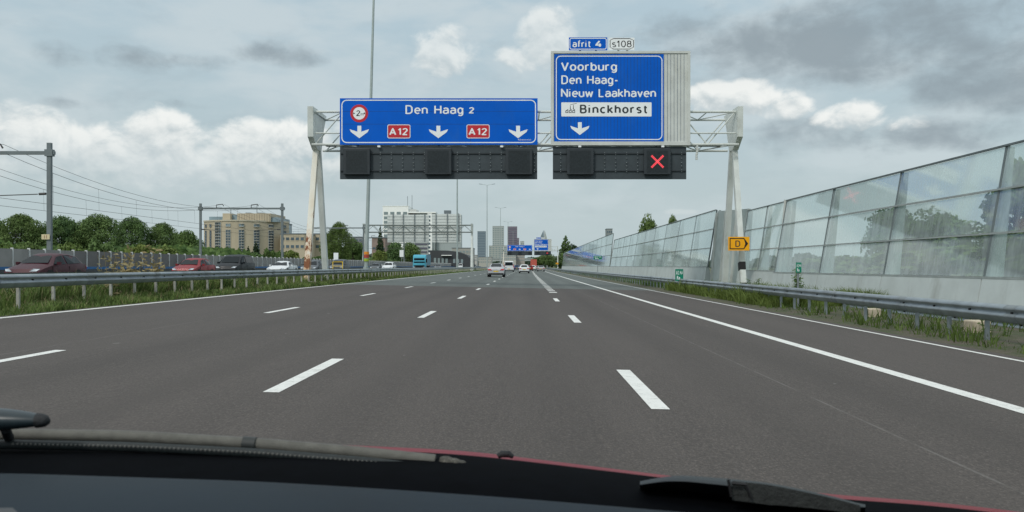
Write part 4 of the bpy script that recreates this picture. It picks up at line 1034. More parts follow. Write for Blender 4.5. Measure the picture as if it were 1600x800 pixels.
# ------------------------------------------------------------------ buildings
M_beige = mat('beige_wall', (.48, .42, .31), .8, 0, .06, .1, dirt=((.36, .31, .23), .35, .15))
M_win = mat('window_glass', (.07, .11, .14), .15, 0, .35, .25, spec=.7)
M_wlight = mat('window_light', (.22, .30, .34), .2, 0, .25, .3, spec=.7)
M_roofg = mat('roof_grey', (.16, .19, .21), .7)
def office():
    Yc = 300.
    e = empty('office_building', 'beige curved office block with tall blue window strips', 'building', (wx(373, Yc), Yc, 0)); ox = wx(373, Yc)
    def Yf(u): return ((u-360)/64)**2*9
    us = [309+i*(415-309)/20 for i in range(21)]
    us = [309+i*(436-309)/24 for i in range(25)]
    ztop = wz(345.5, Yc)
    fr = [(wx(u, Yc)-ox, Yf(u)) for u in us]
    pts = [(x, y, 0) for x, y in fr]+[(wx(431, Yc+34)-ox, 34, 0), (fr[0][0], 34, 0)]
    MB().prism(pts, (0, 0, ztop)).build('wall', M_beige, e)
    cr = MB(); cr.prism([(x*1.005, y-.25 if y < 30 else y, ztop) for x, y, _ in pts], (0, 0, .5)); cr.build('cornice', mat('cornice', (.52, .48, .38), .8), e)
    z = lambda v: wz(v, Yc)
    def win(u, w, v0, v1, m=M_win, cols=2):
        x0 = wx(u-w/2, Yc)-ox; x1 = wx(u+w/2, Yc)-ox; y0, y1 = Yf(u-w/2)-.12, Yf(u+w/2)-.12
        o = MB().add([(x0, y0, z(v1)), (x1, y1, z(v1)), (x1, y1, z(v0)), (x0, y0, z(v0)), (x0, y0+.3, z(v1)), (x1, y1+.3, z(v1)), (x1, y1+.3, z(v0)), (x0, y0+.3, z(v0))], [(0, 1, 2, 3), (0, 3, 7, 4), (1, 5, 6, 2), (3, 2, 6, 7), (0, 4, 5, 1)]).build('window', m, e)
        fr_ = MB(); nrow = max(1, int((v1-v0)/4.2))
        for k in range(nrow+1):
            zz = z(v0)+(z(v1)-z(v0))*k/nrow; fr_.box(x0, x1, min(y0, y1)-.06, min(y0, y1)-.01+abs(y1-y0), zz-.09, zz+.09)
        for k in range(cols+1):
            xx = x0+(x1-x0)*k/cols; yy_ = y0+(y1-y0)*k/cols; fr_.box(xx-.08, xx+.08, yy_-.09, yy_-.02, z(v1), z(v0))
        fr_.build('frame', mat('win_frame', (.40, .40, .36), .6) if m is not M_win or cols > 1 else M_roofg, o)
    for u, w in ((314, 3), (324.5, 3)):
        for a, b in ((350, 354), (360, 390)): win(u, w, a, b, M_win, 1)
    win(339, 10.5, 347, 397, M_win, 3)
    for u, w in ((356.5, 7.5), (376.5, 7.5), (397, 7.5), (415, 6.5), (430.5, 5)):
        win(u, w, 349.5, 354, M_wlight if u < 400 else M_win, 2); win(u, w, 359, 397, M_win, 2)
    def bx(u0, u1, v0, v1, y0, y1, nm, m):
        MB().box(wx(u0, Yc)-ox, wx(u1, Yc)-ox, y0, y1, z(v1), z(v0)).build(nm, m, e)
    bx(317, 340, 337, 345.4, 6, 22, 'roof_storey', M_wlight); bx(340, 352, 332, 345.4, 5, 20, 'roof_block', M_beige); bx(352, 363, 334, 345.4, 7, 22, 'roof_storey', M_wlight)
    bx(363, 416, 332, 345.4, 5, 24, 'roof_block', M_beige); bx(416, 426, 338, 345.4, 6, 22, 'roof_storey', M_wlight)
    g_ = MB(); [g_.box(wx(u, Yc)-ox, wx(u+.8, Yc)-ox, 4.9, 4.99, z(345), z(333)) for u in range(366, 416, 4)]; g_.build('louvre', mat('louvre', (.36, .31, .24), .8), e)
    g_ = MB(); g_.box(wx(372, Yc)-ox, wx(379, Yc)-ox, 8, 12, z(331.9), z(330)); g_.box(wx(391, Yc)-ox, wx(399, Yc)-ox, 8, 12, z(331.9), z(330)); g_.build('roof_unit', M_roofg, e)
    g_ = MB(); [g_.tube([(wx(u, Yc)-ox, 9, z(332)), (wx(u, Yc)-ox, 9, z(v))], .12, 4) for u, v in ((389, 317), (347, 324))]; g_.build('mast', M_galvd, e)
office()
def block(name, label, u0, u1, vt, Y, depth, wallm, rows=(), winm=None, cat='building', vb=416, cols=0, band=False, extra=None):
    ox = wx((u0+u1)/2, Y); e = empty(name, label, cat, (ox, Y, 0))
    x0, x1 = wx(u0, Y)-ox, wx(u1, Y)-ox; zt = wz(vt, Y); zb = max(0, wz(vb, Y)-1.2)
    MB().box(x0, x1, 0, depth, 0, zt).build('wall', wallm, e)
    MB().box(x0-.15, x1+.15, -.15, depth+.1, zt, zt+.35).build('roof_edge', M_roofg if wallm is not M_whiteb else M_whiteb, e)
    wm = winm or M_win; fw = MB()
    for (a, b) in rows:
        if band: 
            MB().box(x0+(x1-x0)*.05, x1-(x1-x0)*.05, -.08, .02, wz(b, Y), wz(a, Y)).build('window', wm, e)
            for k in range(1, 2*cols): xx = x0+(x1-x0)*(.05+.9*k/(2*cols)); fw.box(xx-.1, xx+.1, -.14, -.09, wz(b, Y), wz(a, Y))
        else:
            for k in range(cols):
                c = x0+(x1-x0)*(k+.5)/cols; w = (x1-x0)/cols*.32
                MB().box(c-w, c+w, -.08, .02, wz(b, Y), wz(a, Y)).build('window', wm, e)
                fw.box(c-w, c+w, -.12, -.085, wz(b, Y)-.1, wz(b, Y)+.12)
    if fw.v: fw.build('window_frame', wallm, e)
    if extra: extra(e, ox)
    return e
M_whiteb = mat('white_building', (.95, .97, .95), .6, 0, .03, .1)
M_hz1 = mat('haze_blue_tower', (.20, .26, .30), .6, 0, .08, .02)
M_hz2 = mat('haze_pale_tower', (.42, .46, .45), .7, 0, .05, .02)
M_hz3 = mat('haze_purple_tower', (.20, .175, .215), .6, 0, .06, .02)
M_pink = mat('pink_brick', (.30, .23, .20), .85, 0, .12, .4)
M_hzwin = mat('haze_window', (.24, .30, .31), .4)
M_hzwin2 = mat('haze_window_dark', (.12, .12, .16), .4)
block('office_wing', 'low beige wing of window rows right of the curved office block', 438, 476, 366, 305, 16, M_beige, ((371, 376), (383, 388)), None, cols=5)
block('stair_tower', 'narrow bluish glass tower at the right end of the beige block', 437, 447, 350, 318, 8, M_wlight, ((353, 356), (360, 363), (367, 370)), None, cols=2)
block('office_block', 'grey office block partly behind the rusty gantry leg', 476, 500, 366, 320, 16, M_beige, ((371, 376), (383, 388)), None, cols=3)
block('flat_roof_building', 'grey low building left of the banded lamp post', 544, 566, 371, 330, 14, mat('grey_wall', (.26, .28, .30), .7), ((374, 377), (381, 384)), None, cols=4)
block('brick_building', 'pink brick building with flat roof right of the banded lamp post', 581, 602, 372, 285, 12, M_pink, ((386.5, 390),), None, cols=3)
def white_extra(e, ox):
    Y = 500.; x = lambda u: wx(u, Y)-ox; z = lambda v: wz(v, Y)
    def bx(u0, u1, v0, v1, y0, y1, nm, m): MB().box(x(u0), x(u1), y0, y1, z(v1), z(v0)).build(nm, m, e)
    bx(638, 650, 327, 341, 1, 14, 'roof_storey', mat('pale_storey', (.5, .52, .5), .7)); bx(637, 681, 331, 333, -.6, 14, 'roof_slab', M_whiteb)
    bx(637, 680, 333.2, 337, 1, 13, 'window', M_hzwin); bx(641, 679, 337.2, 400, 2, 15, 'wall', M_hz2)
    bx(668, 675, 333, 416, -.4, 1.8, 'stair_shaft', M_whiteb)
    for k in range(11): bx(668.6, 672.5, 337+k*6, 340+k*6, -.6, -.42, 'window', M_win)
    for v in (380, 386.5, 392.5): bx(648, 668, v, v+2.6, 1.7, 1.9, 'window', M_hzwin2)
    bx(680, 719, 334, 416, 6, 16, 'glass_wing', mat('pale_glass', (.38, .43, .43), .4))
    for k in range(6): bx(681, 718, 338+k*8, 339+k*8, 5.8, 5.95, 'floor_band', mat('pale_band', (.48, .52, .51), .6))
    bx(692, 703, 327.5, 332.5, 7, 9, 'roof_board', M_roofg)
    g_ = MB(); [g_.tube([(x(u), 8, z(335)), (x(u), 8, z(v))], .14, 4) for u, v in ((694, 330), (701, 330), (634, 305), (641, 303))]; g_.build('mast', M_galvd, e)
block('office_building', 'tall white office building with bright top behind the sign backs', 598, 638, 322.5, 500, 20, M_whiteb, [(331+k*7, 336+k*7) for k in range(11)], M_hzwin, cols=4, extra=white_extra)
Yd = 330.; e = empty('dark_building', 'low dark building with curved sloping roof left of the road ahead', 'building', (wx(700, Yd), Yd, 0))
dx_ = lambda u: wx(u, Yd)-wx(700, Yd)
MB().prism([(dx_(672), 0, 0), (dx_(737), 0, 0), (dx_(737), 0, wz(405, Yd)), (dx_(728), 0, wz(398, Yd)), (dx_(716), 0, wz(393.5, Yd)), (dx_(700), 0, wz(391.5, Yd)), (dx_(672), 0, wz(391, Yd))], (0, 20, 0)).build('wall', mat('dark_wall', (.05, .055, .06), .7), e)
for k in range(8):
    if k != 4: MB().box(dx_(678+k*6), dx_(681.5+k*6), -.1, -.02, wz(411, Yd), wz(403+k*.3, Yd)).build('window', M_hzwin, e)
MB().box(dx_(690), dx_(706), -1.4, -.1, wz(399.5, Yd), wz(398.5, Yd)).build('canopy', M_whiteb, e)
block('low_building', 'pale low building behind the sloping dark one', 706, 738, 388, 420, 20, mat('pale_wall', (.36, .36, .33), .7), ((392, 395), (398, 401)), M_hzwin, cols=6)
def pent(vt, du):
    def f(e, ox):
        pass
    return f
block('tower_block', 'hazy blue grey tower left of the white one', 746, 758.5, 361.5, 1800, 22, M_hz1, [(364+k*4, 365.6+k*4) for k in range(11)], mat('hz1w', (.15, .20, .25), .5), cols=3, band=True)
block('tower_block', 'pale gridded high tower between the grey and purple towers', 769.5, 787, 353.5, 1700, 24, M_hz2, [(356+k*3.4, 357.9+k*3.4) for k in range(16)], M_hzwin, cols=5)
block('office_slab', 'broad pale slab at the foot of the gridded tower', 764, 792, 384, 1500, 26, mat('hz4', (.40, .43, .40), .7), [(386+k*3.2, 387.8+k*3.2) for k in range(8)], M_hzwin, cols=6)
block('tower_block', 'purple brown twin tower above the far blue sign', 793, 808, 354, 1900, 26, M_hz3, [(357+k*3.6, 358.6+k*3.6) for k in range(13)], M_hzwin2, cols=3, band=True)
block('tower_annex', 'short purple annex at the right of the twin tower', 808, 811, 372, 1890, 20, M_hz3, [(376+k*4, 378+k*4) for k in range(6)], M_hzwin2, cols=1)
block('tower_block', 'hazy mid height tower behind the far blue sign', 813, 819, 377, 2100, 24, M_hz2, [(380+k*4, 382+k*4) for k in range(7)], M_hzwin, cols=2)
# twin pointed tower
Y = 2200.; e = empty('twin_peaked_tower', 'slender tower with two pointed peaks above the far exit sign', 'building', (wx(849, Y), Y, 0))
for u0, u1, up, m_ in ((845, 850, 849.4, M_hz1), (850.5, 854.5, 851, M_hz2)):
    b0 = wx(u0, Y)-wx(849, Y); b1 = wx(u1, Y)-wx(849, Y); bp = wx(up, Y)-wx(849, Y)
    MB().prism([(b0, 0, 0), (b1, 0, 0), (b1, 0, wz(371, Y)), (bp, 0, wz(359.5, Y)), (b0, 0, wz(369, Y))], (0, 18, 0)).build('wall', m_, e)
    fb = MB(); [fb.box(b0+.6, b1-.6, -.2, -.05, wz(v+1, Y), wz(v, Y)) for v in range(373, 410, 4)]; fb.build('window', M_hzwin, e)
for u0, u1, v, Y, lb in ((722, 745, 399, 700, 'row of pale low houses left of the grey tower'), (784, 806, 397, 620, 'pale office row under the far blue sign'), (806, 820, 399, 640, 'light apartment block right of the pale office row'), (748, 768, 402, 640, 'low pale buildings under the grey tower')):
    block('low_building', lb, u0, u1, v, Y, 20, mat('pw%d' % u0, random.choice([(.45, .45, .41), (.50, .50, .48), (.40, .37, .33)]), .8), ((v+2, v+4), (v+6.5, v+8.5)), M_hzwin, cols=7)
# rooftop mast block over the barrier
block('roof_tower', 'grey tower with lattice top peeping over the far barrier', 948, 957, 358, 520, 9, mat('grey_tower', (.26, .29, .29), .7), ((361, 364), (367, 370)), M_win, cols=3)
# overpass
e = empty('overpass', 'concrete road bridge crossing the motorway in the distance', 'bridge', (0, 760, 0))
MB().box(-60, 90, 0, 14, 6.1, 7.6).build('deck', M_hz2, e)
MB().box(-60, 90, -.3, -.05, 7.4, 8.6).build('parapet', mat('parapet', (.30, .33, .32), .7), e)
for x in (-22, -3, 22, 45): MB().box(x-.7, x+.7, 2, 12, -.5, 6.0).build('pier', M_hz2, e)
# small items beyond the screen
e = empty('small_signpost', 'small white lattice signpost beyond the screen by the poplar', 'sign', (wx(525, 130), 130, 0))
MB().tube([(0, 0, 0), (0, 0, 2.6)], .05, 6).build('post', M_galvd, e)
MB().box(-.36, .36, -.05, 0, 2.0, 3.3).build('panel', M_white, e)
e = empty('railway_signal', 'white railway signal box on a post left of the blue truck', 'signal', (wx(627.5, 215), 215, 0))
MB().tube([(0, 0, 0), (0, 0, 5)], .08, 6).build('post', M_galvd, e); MB().box(-.5, .5, -.1, .1, 3.6, 5.4).build('panel', M_white, e)

# ------------------------------------------------------------------ vehicles
def paint(name, col, metal=.2):
    return mat('paint_'+name, col, .42, metal*.4, .05, 1.5, spec=.22, coat=.05)
SP = {  # y, ztop, whalf_top, zbelt, whalf  (front = +y)
 'hatch': dict(L=4.1, st=[(2.05, .55, .62, .50, .74), (1.98, .72, .70, .64, .82), (1.60, .86, .72, .78, .87), (1.05, .97, .72, .90, .88), (.35, 1.38, .56, .93, .89), (-.15, 1.48, .57, .95, .89), (-.85, 1.47, .56, .97, .89), (-1.55, 1.38, .53, 1.0, .88), (-1.98, 1.02, .66, .96, .84), (-2.05, .80, .70, .74, .80)], cab=(3, 8)),
 'sedan': dict(L=4.6, st=[(2.3, .52, .62, .48, .76), (2.2, .68, .70, .62, .84), (1.75, .82, .74, .76, .89), (1.0, .94, .74, .88, .90), (.25, 1.32, .56, .92, .90), (-.25, 1.42, .57, .94, .90), (-.85, 1.40, .56, .96, .90), (-1.6, 1.06, .68, .98, .90), (-2.15, 1.0, .72, .93, .87), (-2.3, .78, .72, .72, .82)], cab=(3, 7)),
 'coupe': dict(L=4.4, st=[(2.2, .50, .62, .46, .76), (2.1, .64, .70, .58, .84), (1.7, .77, .74, .70, .89), (.85, .90, .74, .84, .90), (.10, 1.24, .54, .88, .90), (-.35, 1.33, .55, .90, .90), (-.85, 1.29, .54, .92, .91), (-1.6, 1.02, .66, .94, .91), (-2.1, .92, .72, .86, .87), (-2.2, .72, .72, .66, .82)], cab=(3, 7)),
 'mpv': dict(L=4.4, st=[(2.2, .6, .64, .55, .76), (2.12, .82, .72, .74, .86), (1.85, .98, .74, .9, .89), (1.35, 1.08, .74, 1.0, .90), (.65, 1.60, .64, 1.04, .91), (.2, 1.72, .66, 1.05, .91), (-.7, 1.74, .66, 1.06, .91), (-1.75, 1.70, .65, 1.07, .91), (-2.1, 1.15, .74, 1.05, .88), (-2.2, .85, .76, .8, .85)], cab=(3, 8)),
 'van': dict(L=5.2, st=[(2.6, .6, .7, .55, .85), (2.52, .95, .8, .85, .94), (2.2, 1.12, .82, 1.02, .97), (1.75, 1.22, .82, 1.12, .98), (1.05, 2.0, .78, 1.2, .98), (.6, 2.15, .84, 1.22, .98), (-.7, 2.18, .85, 1.24, .98), (-2.3, 2.16, .85, 1.24, .98), (-2.55, 2.02, .86, 1.2, .97), (-2.6, .8, .86, .7, .95)], cab=(3, 8)),
}
CARM = {}
def car(label, kind, x, y, z, facing, pcol, scale=1.0, group=None, cat='car', name='car', detail=True, panel_van=False):
    """facing 0: drives away from the camera, pi: comes towards it"""
    e = empty(name, label, cat, (x, y, z), facing, group); e.scale = (scale,)*3
    key = (kind, pcol.name, panel_van)
    if key in CARM:
        for ch in CARM[key]:
            c = ch.copy(); COL.objects.link(c); c.parent = e
            for g_ in [q for q in bpy.data.objects if q.parent == ch]:
                d_ = g_.copy(); COL.objects.link(d_); d_.parent = c
        return e
    sp = SP[kind]; st = sp['st']; made = []
    def ring(i):
        y_, zt, wt, zb, w = st[i]; b = .24
        return [(-w*.90, y_, b), (-w*.985, y_, b+.12), (-w, y_, (b+zb)/2+.04), (-w*.975, y_, zb), (-wt-.03, y_, zt-.05), (-wt*.9, y_, zt-.012), (-wt*.5, y_, zt+.012), (0, y_, zt+.02)]
    rows = []
    for i in range(len(st)):
        h_ = ring(i); rows.append(h_+[(-a, b, c) for a, b, c in h_[-2::-1]])
    mb = MB(); mb.grid(rows); n = len(rows[0])
    mb.add(rows[0], [tuple(range(n))]); mb.add(rows[-1], [tuple(range(n-1, -1, -1))])
    for i in range(len(st)-1): mb.quad(rows[i][0], rows[i+1][0], rows[i+1][-1], rows[i][-1])
    body = mb.build('body', pcol, e, 38); made.append(body)
    def off(pts, shrink, d, direction):
        c = sum((Vector(p) for p in pts), Vector())/len(pts); dv = Vector(direction).normalized()*d
        return [c+(Vector(p)-c)*shrink+dv for p in pts]
    c0, c1 = sp['cab']
    # windscreen, rear window
    def belt_pts(i, lift=.0): y_, zt, wt, zb, w = st[i]; return y_, zt, wt
    y0, z0, w0 = belt_pts(c0); y1, z1, w1 = belt_pts(c0+1)
    nrm = Vector((0, z1-z0, y0-y1)); nrm = nrm if nrm.z > 0 else -nrm
    wsq = [(-w0*.97, y0, z0+.02), (w0*.97, y0, z0+.02), (w1*.92, y1, z1-.02), (-w1*.92, y1, z1-.02)]
    # curved in three facets
    made.append(MB().quad(*off(wsq, .93, .028, (0, nrm.y, nrm.z))).build('windscreen', M_glassdark, e))
    if kind in ('hatch', 'mpv'): ra, rb_ = 7, 8
    elif kind == 'van': ra, rb_ = None, None
    else: ra, rb_ = 6, 7
    if ra:
        y0, z0, w0 = belt_pts(ra); y1, z1, w1 = belt_pts(rb_)
        nv = Vector((0, -(z0-z1), (y0-y1))); nv = Vector((0, -abs(z0-z1), abs(y0-y1)))
        made.append(MB().quad(*off([(-w0*.92, y0, z0-.01), (w0*.92, y0, z0-.01), (w1*.93, y1, z1+.02), (-w1*.93, y1, z1+.02)], .90, .028, nv)).build('rear_window', M_glassdark, e))
    elif not panel_van:
        w_ = .8; made.append(MB().add([(-w_, -2.625, 1.3), (w_, -2.625, 1.3), (w_*.95, -2.585, 1.95), (-w_*.95, -2.585, 1.95)], [(0, 3, 2, 1)]).build('rear_window', M_glassdark, e))
    # side windows
    iend = c0+3 if (kind == 'van') else c1
    for s in (-1, 1):
        for grp in ((c0, c0+2), (c0+2, iend-(1 if kind in ('hatch', 'mpv') else 0))):
            if grp[1] <= grp[0]: continue
            lo = []; hi = []
            for i in range(grp[0], grp[1]+1):
                y_, zt, wt, zb, w = st[i]
                if i == c0: lo.append((s*(w*.975), y_, zb)); continue
                lo.append((s*(w*.975), y_, zb)); hi.append((s*(wt+.03), y_, zt-.06))
            poly = lo+hi[::-1]
            o = MB().poly(off(poly, .88, .02, (s, 0, .35))); made.append(o.build('side_window', M_glassdark, e))
    if not panel_van:
        tm = MB(); ws = max(q[4] for q in st)
        for s in (-1, 1):
            for yy_ in (st[c0][0]-.02, st[c0+2][0]-.25):
                tm.box(min(s*(ws-.012), s*(ws+.004)), max(s*(ws-.012), s*(ws+.004)), yy_-.008, yy_+.008, .32, st[c0+2][3]-.08)
            tm.box(min(s*(ws-.06), s*(ws+.004)), max(s*(ws-.06), s*(ws+.004)), -.9, .9, .22, .30)
        made.append(tm.build('door_trim', M_black, e))
    yf = st[1][0]; L2 = st[0][0]; wh = .31 if kind != 'van' else .34
    W = max(s_[4] for s_ in st)
    for s in (-1, 1):
        hz = (st[0][1]+st[1][1])/2+.04
        made.append(MB().prism([(s*.40, L2+.012, hz-.05), (s*.70, L2-.03, hz-.04), (s*.80, L2-.16, hz+.07), (s*.56, L2-.03, hz+.08)], (0, .02, 0)).build('headlight', M_head_l, e))
        tz = st[-1][3]; rr = st[-1][0]
        if kind == 'van': made.append(MB().box(min(s*.86, s*.965), max(s*.86, s*.965), rr-.03, rr+.05, .95, 1.5).build('tail_light', M_red_l, e))
        else: made.append(MB().prism([(s*.42, rr-.02, tz+.0), (s*.82, rr-.0, tz+.0), (s*.84, rr+.10, tz+.15), (s*.52, rr+.02, tz+.12)], (0, -.035, 0)).build('tail_light', M_red_l, e))
        yb = st[c0+1][0]+.25; zb = st[c0][3]
        made.append(MB().box(min(s*(W-.02), s*(W+.17)), max(s*(W-.02), s*(W+.17)), yb, yb+.10, zb+.03, zb+.17).build('mirror', pcol, e))
        for yy_ in (L2-.82, -L2+.86):
            ar = MB(); ar.tube([(s*(W-.25), yy_, wh+.02), (s*(W+.004), yy_, wh+.02)], wh+.07, 18); made.append(ar.build('wheel_arch', M_black, e))
            t_ = MB(); t_.tube([(s*(W-.21), yy_, wh), (s*(W+.012), yy_, wh)], wh, 20); w_ = t_.build('wheel', M_tyre, e); made.append(w_)
            t_ = MB(); t_.tube([(s*(W-.0), yy_, wh), (s*(W+.018), yy_, wh)], wh*.66, 12); t_.build('rim', M_rim, w_)
    bmp = MB(); bmp.box(-W*.86, W*.86, L2-.06, L2+.02, .26, .40); bmp.box(-W*.45, W*.45, L2-.03, L2+.018, .44, .56); made.append(bmp.build('grille', M_black, e))
    bmp = MB(); bmp.box(-W*.86, W*.86, -L2-.02, -L2+.08, .25, .42); made.append(bmp.build('rear_bumper', M_black, e))
    made.append(MB().box(-.26, .26, -L2-.035, -L2-.022, st[-1][3]-.16, st[-1][3]-.05).build('number_plate', M_plate, e))
    CARM[key] = made
    return e
pr = math.pi
P_darkred = paint('dark_red', (.060, .016, .024)); P_red = paint('red', (.24, .025, .03)); P_black = paint('black', (.010, .014, .018)); P_white = paint('white', (.68, .71, .72), 0)
P_silver = paint('silver', (.46, .48, .50), .55); P_blue = paint('blue', (.03, .07, .16)); P_grey = paint('grey', (.10, .115, .125)); P_ltgrey = paint('pale_grey', (.38, .40, .41), .4)
XO = -23.5
def opp(label, u, Y, kind, p, z=.31, **k): return car(label, kind, wx(u, Y), Y, z, pr, p, **k)
opp('dark red hatchback with black glasshouse passing at the left edge', 73, 41, 'hatch', P_darkred, scale=1.03)
opp('bright red hatchback on the opposite carriageway before the screen', 303, 61, 'hatch', P_red)
opp('black people carrier following the red hatchback', 368, 70, 'mpv', P_black, scale=1.07)
opp('white low coupe on the opposite carriageway left of the rusty leg', 441, 80, 'coupe', P_white, scale=1.04)
opp('dark hatchback half hidden behind the gantry leg', 489, 92, 'hatch', P_grey, scale=1.05)
d_ = opp('dark van with a yellow frame on its nose right of the gantry leg', 531, 108, 'mpv', P_grey, scale=1.02, name='van', cat='van')
yf = MB()
for a, b in (((-.85, 2.34, .45), (-.85, 2.34, 1.42)), ((.35, 2.34, .45), (.35, 2.34, 1.42)), ((-.9, 2.34, 1.42), (.4, 2.34, 1.42)), ((-.85, 2.34, .9), (.35, 2.34, .9))): yf.beam(a, b, .07, .06)
yf.build('front_frame', mat('frame_yellow', (.85, .58, .03), .5), d_)
opp('dark car just left of the white estate on the opposite lanes', 588, 150, 'hatch', P_grey)
opp('white estate car left of the blue truck', 608, 142, 'hatch', P_white, scale=1.08)
opp('dark car right of the blue truck', 685, 232, 'sedan', P_grey, scale=1.05)
opp('tiny white van beyond the opposite gantry leg', 720, 330, 'van', P_white, name='van', cat='van', scale=.9)
opp('tiny pale car next to the white van on the opposite lanes', 731, 345, 'hatch', P_ltgrey, scale=1.1)
opp('tiny grey car last in the opposite lanes', 741, 400, 'hatch', P_grey, scale=1.1)
def ahead(label, u, Y, kind, p, **k):
    x = wx(u, Y); return car(label, kind, x, Y, rz(x-sh(Y))+.002, 0, p, **k)
ahead('silver saloon with yellow plate, nearest car driving ahead', 776, 89, 'sedan', P_silver)
ahead('white panel van driving behind the silver saloon', 795.5, 172, 'van', P_white, name='van', cat='van')
ahead('small dark blue car right of the white van', 807.5, 235, 'hatch', P_blue)
ahead('white hatchback in the lane straight ahead', 819, 143, 'hatch', P_white)
ahead('silver car in the exit lane under the far exit sign', 845, 205, 'sedan', P_ltgrey)
ahead('small red car beside the white hatchback', 827.5, 215, 'hatch', P_red)
ahead('little white car before the red truck', 833, 245, 'hatch', P_white)
ahead('tiny dark blue car left of the lane ahead', 803, 300, 'hatch', P_blue)
ahead('tiny pale car beyond the exit lane car', 839, 330, 'hatch', P_ltgrey)

def truck(label, x, y, z, facing, cabm, boxm, boxh=3.7, boxl=9):
    e = empty('truck', label, 'truck', (x, y, z), facing)
    # cab front at +y
    cb = MB(); W = 1.22
    side = [(0, .5), (0, 1.2), (-.12, 2.0), (-.42, 3.0), (-.7, 3.35), (-2.2, 3.45), (-2.2, .5)]
    cb.prism([(-W, a, b) for a, b in side], (2*W, 0, 0)); c = cb.build('cab', cabm, e); bv = c.modifiers.new('b', 'BEVEL'); bv.width = .09; bv.segments = 3
    MB().quad((-1.08, -.03, 1.62), (1.08, -.03, 1.62), (1.0, -.30, 2.68), (-1.0, -.30, 2.68)).build('windscreen', M_glassdark, e)
    MB().prism([(-1.0, .035, .45), (1.0, .035, .45), (1.0, .035, 1.1), (-1.0, .035, 1.1)], (0, .02, 0)).build('grille', M_black, e)
    MB().box(-1.24, 1.24, -.2, .12, .28, .55).build('bumper', M_white, e)
    for s in (-1, 1):
        MB().box(min(s*.78, s*1.18), max(s*.78, s*1.18), .10, .14, .58, .76).build('headlight', M_head_l, e)
        MB().box(min(s*1.27, s*1.5), max(s*1.27, s*1.5), -.35, -.2, 1.7, 2.5).build('mirror', M_black, e)
        MB().quad((s*1.235, -.45, 1.6), (s*1.235, -1.25, 1.6), (s*1.235, -1.2, 2.5), (s*1.235, -.55, 2.5)).build('side_window', M_glassdark, e)
        for yy_ in (-1.0, -6.2, -7.5, -8.8):
            w_ = MB().tube([(s*.95, yy_, .5), (s*1.25, yy_, .5)], .5, 16).build('wheel', M_tyre, e); MB().tube([(s*1.2, yy_, .5), (s*1.262, yy_, .5)], .27, 10).build('rim', M_rim, w_)
    MB().box(-1.2, 1.2, -boxl-2.6, -2.5, 1.15, boxh).build('load_box', boxm, e)
    MB().box(-.5, .5, -boxl-2.4, -2.3, .75, 1.12).build('chassis', M_black, e)
    for s in (-1, 1): MB().box(min(s*.8, s*1.1), max(s*.8, s*1.1), -boxl-2.66, -boxl-2.58, .85, 1.05).build('tail_light', M_red_l, e)
    return e
truck('blue truck approaching on the opposite carriageway', wx(655, 188), 188, .31, pr, paint('truck_blue', (.09, .42, .56), 0), mat('tank_blue', (.10, .25, .34), .5), 3.5, 8).scale = (1.18, 1, 1.02)
truck('red lorry far ahead between the far sign gantry posts', wx(834, 330), 330+12, -.05, 0, P_red, mat('box_red', (.48, .10, .07), .6), 4.0, 9)

# ------------------------------------------------------------------ the car the picture is taken from
own = empty('car', 'red car the picture is taken from, its dashboard, wipers and bonnet edge', 'car', (0, .9, 0))
def OB(mb, nm, m, smooth=60):
    mb.v = [(a, b-.9, c) for a, b, c in mb.v]; return mb.build(nm, m, own, smooth)
def curve(pts, u):
    for (a, b), (c, d_) in zip(pts[:-1], pts[1:]):
        if u <= c: 
            t = (u-a)/(c-a); return b+(d_-b)*t
    return pts[-1][1]
def smoothc(pts, u, w=60): return sum(curve(pts, u+k*w/3) for k in (-3, -2, -1, 0, 1, 2, 3))/7
UU = list(range(-420, 2060, 20))
hood = [(-500, 700), (0, 676), (300, 680), (490, 693), (730, 704), (1035, 742), (1300, 773), (1450, 783), (1600, 800), (2100, 880)]
P_own = mat('own_paint_red', (.20, .004, .014), .4, 0, .05, 2, spec=.25)
OB(MB().grid([[P(u, smoothc(hood, u)+dv, Y_) for u in UU] for dv, Y_ in ((26, 1.18), (9, 1.26), (2.5, 1.36), (0, 1.5), (3, 1.8), (22, 2.3), (80, 2.6))]), 'bonnet', P_own)
M_cowl = mat('cowl_black', (.0015, .002, .003), .9, 0, .2, 30, spec=.04)
dash = [(-500, 744), (0, 739), (400, 752), (600, 764), (800, 778), (1100, 803), (1600, 850), (2100, 900)]
cowl = [(-500, 700), (0, 690), (200, 692), (490, 700), (700, 708), (800, 718), (1000, 742), (1130, 758), (1300, 779), (1450, 789), (1600, 806), (2100, 890)]
OB(MB().grid([[P(u, smoothc(cowl, u)+dv, Y_) for u in UU] for dv, Y_ in ((14, 1.2), (2, 1.16), (0, 1.12), (2, 1.08), (30, .98), (52, .93), (85, .88), (120, .84))]), 'cowl', M_cowl)
m_, nb, b = newmat('dashboard_blue_grey')
v_ = nb.new('ShaderNodeTexCoord').outputs['Object']
nb.put(b.inputs['Base Color'], nb.mix(nb.ss(nb.noise(v_, 4, 4), .3, .7), (.0035, .0088, .0145), (.006, .0145, .0235)))
b.inputs['Roughness'].default_value = .6; b.inputs['Specular IOR Level'].default_value = .2
bn = nb.new('ShaderNodeBump'); bn.inputs['Strength'].default_value = .25; bn.inputs['Distance'].default_value = .001; nb.put(bn.inputs['Height'], nb.noise(v_, 700, 2)); nb.l.new(bn.outputs[0], b.inputs['Normal'])
OB(MB().grid([[P(u, smoothc(dash, u)+dv, Y_) for u in UU] for dv, Y_ in ((6, .885), (1, .875), (0, .865), (3, .84), (22, .78), (50, .72), (110, .64), (230, .52))]), 'dashboard', m_)
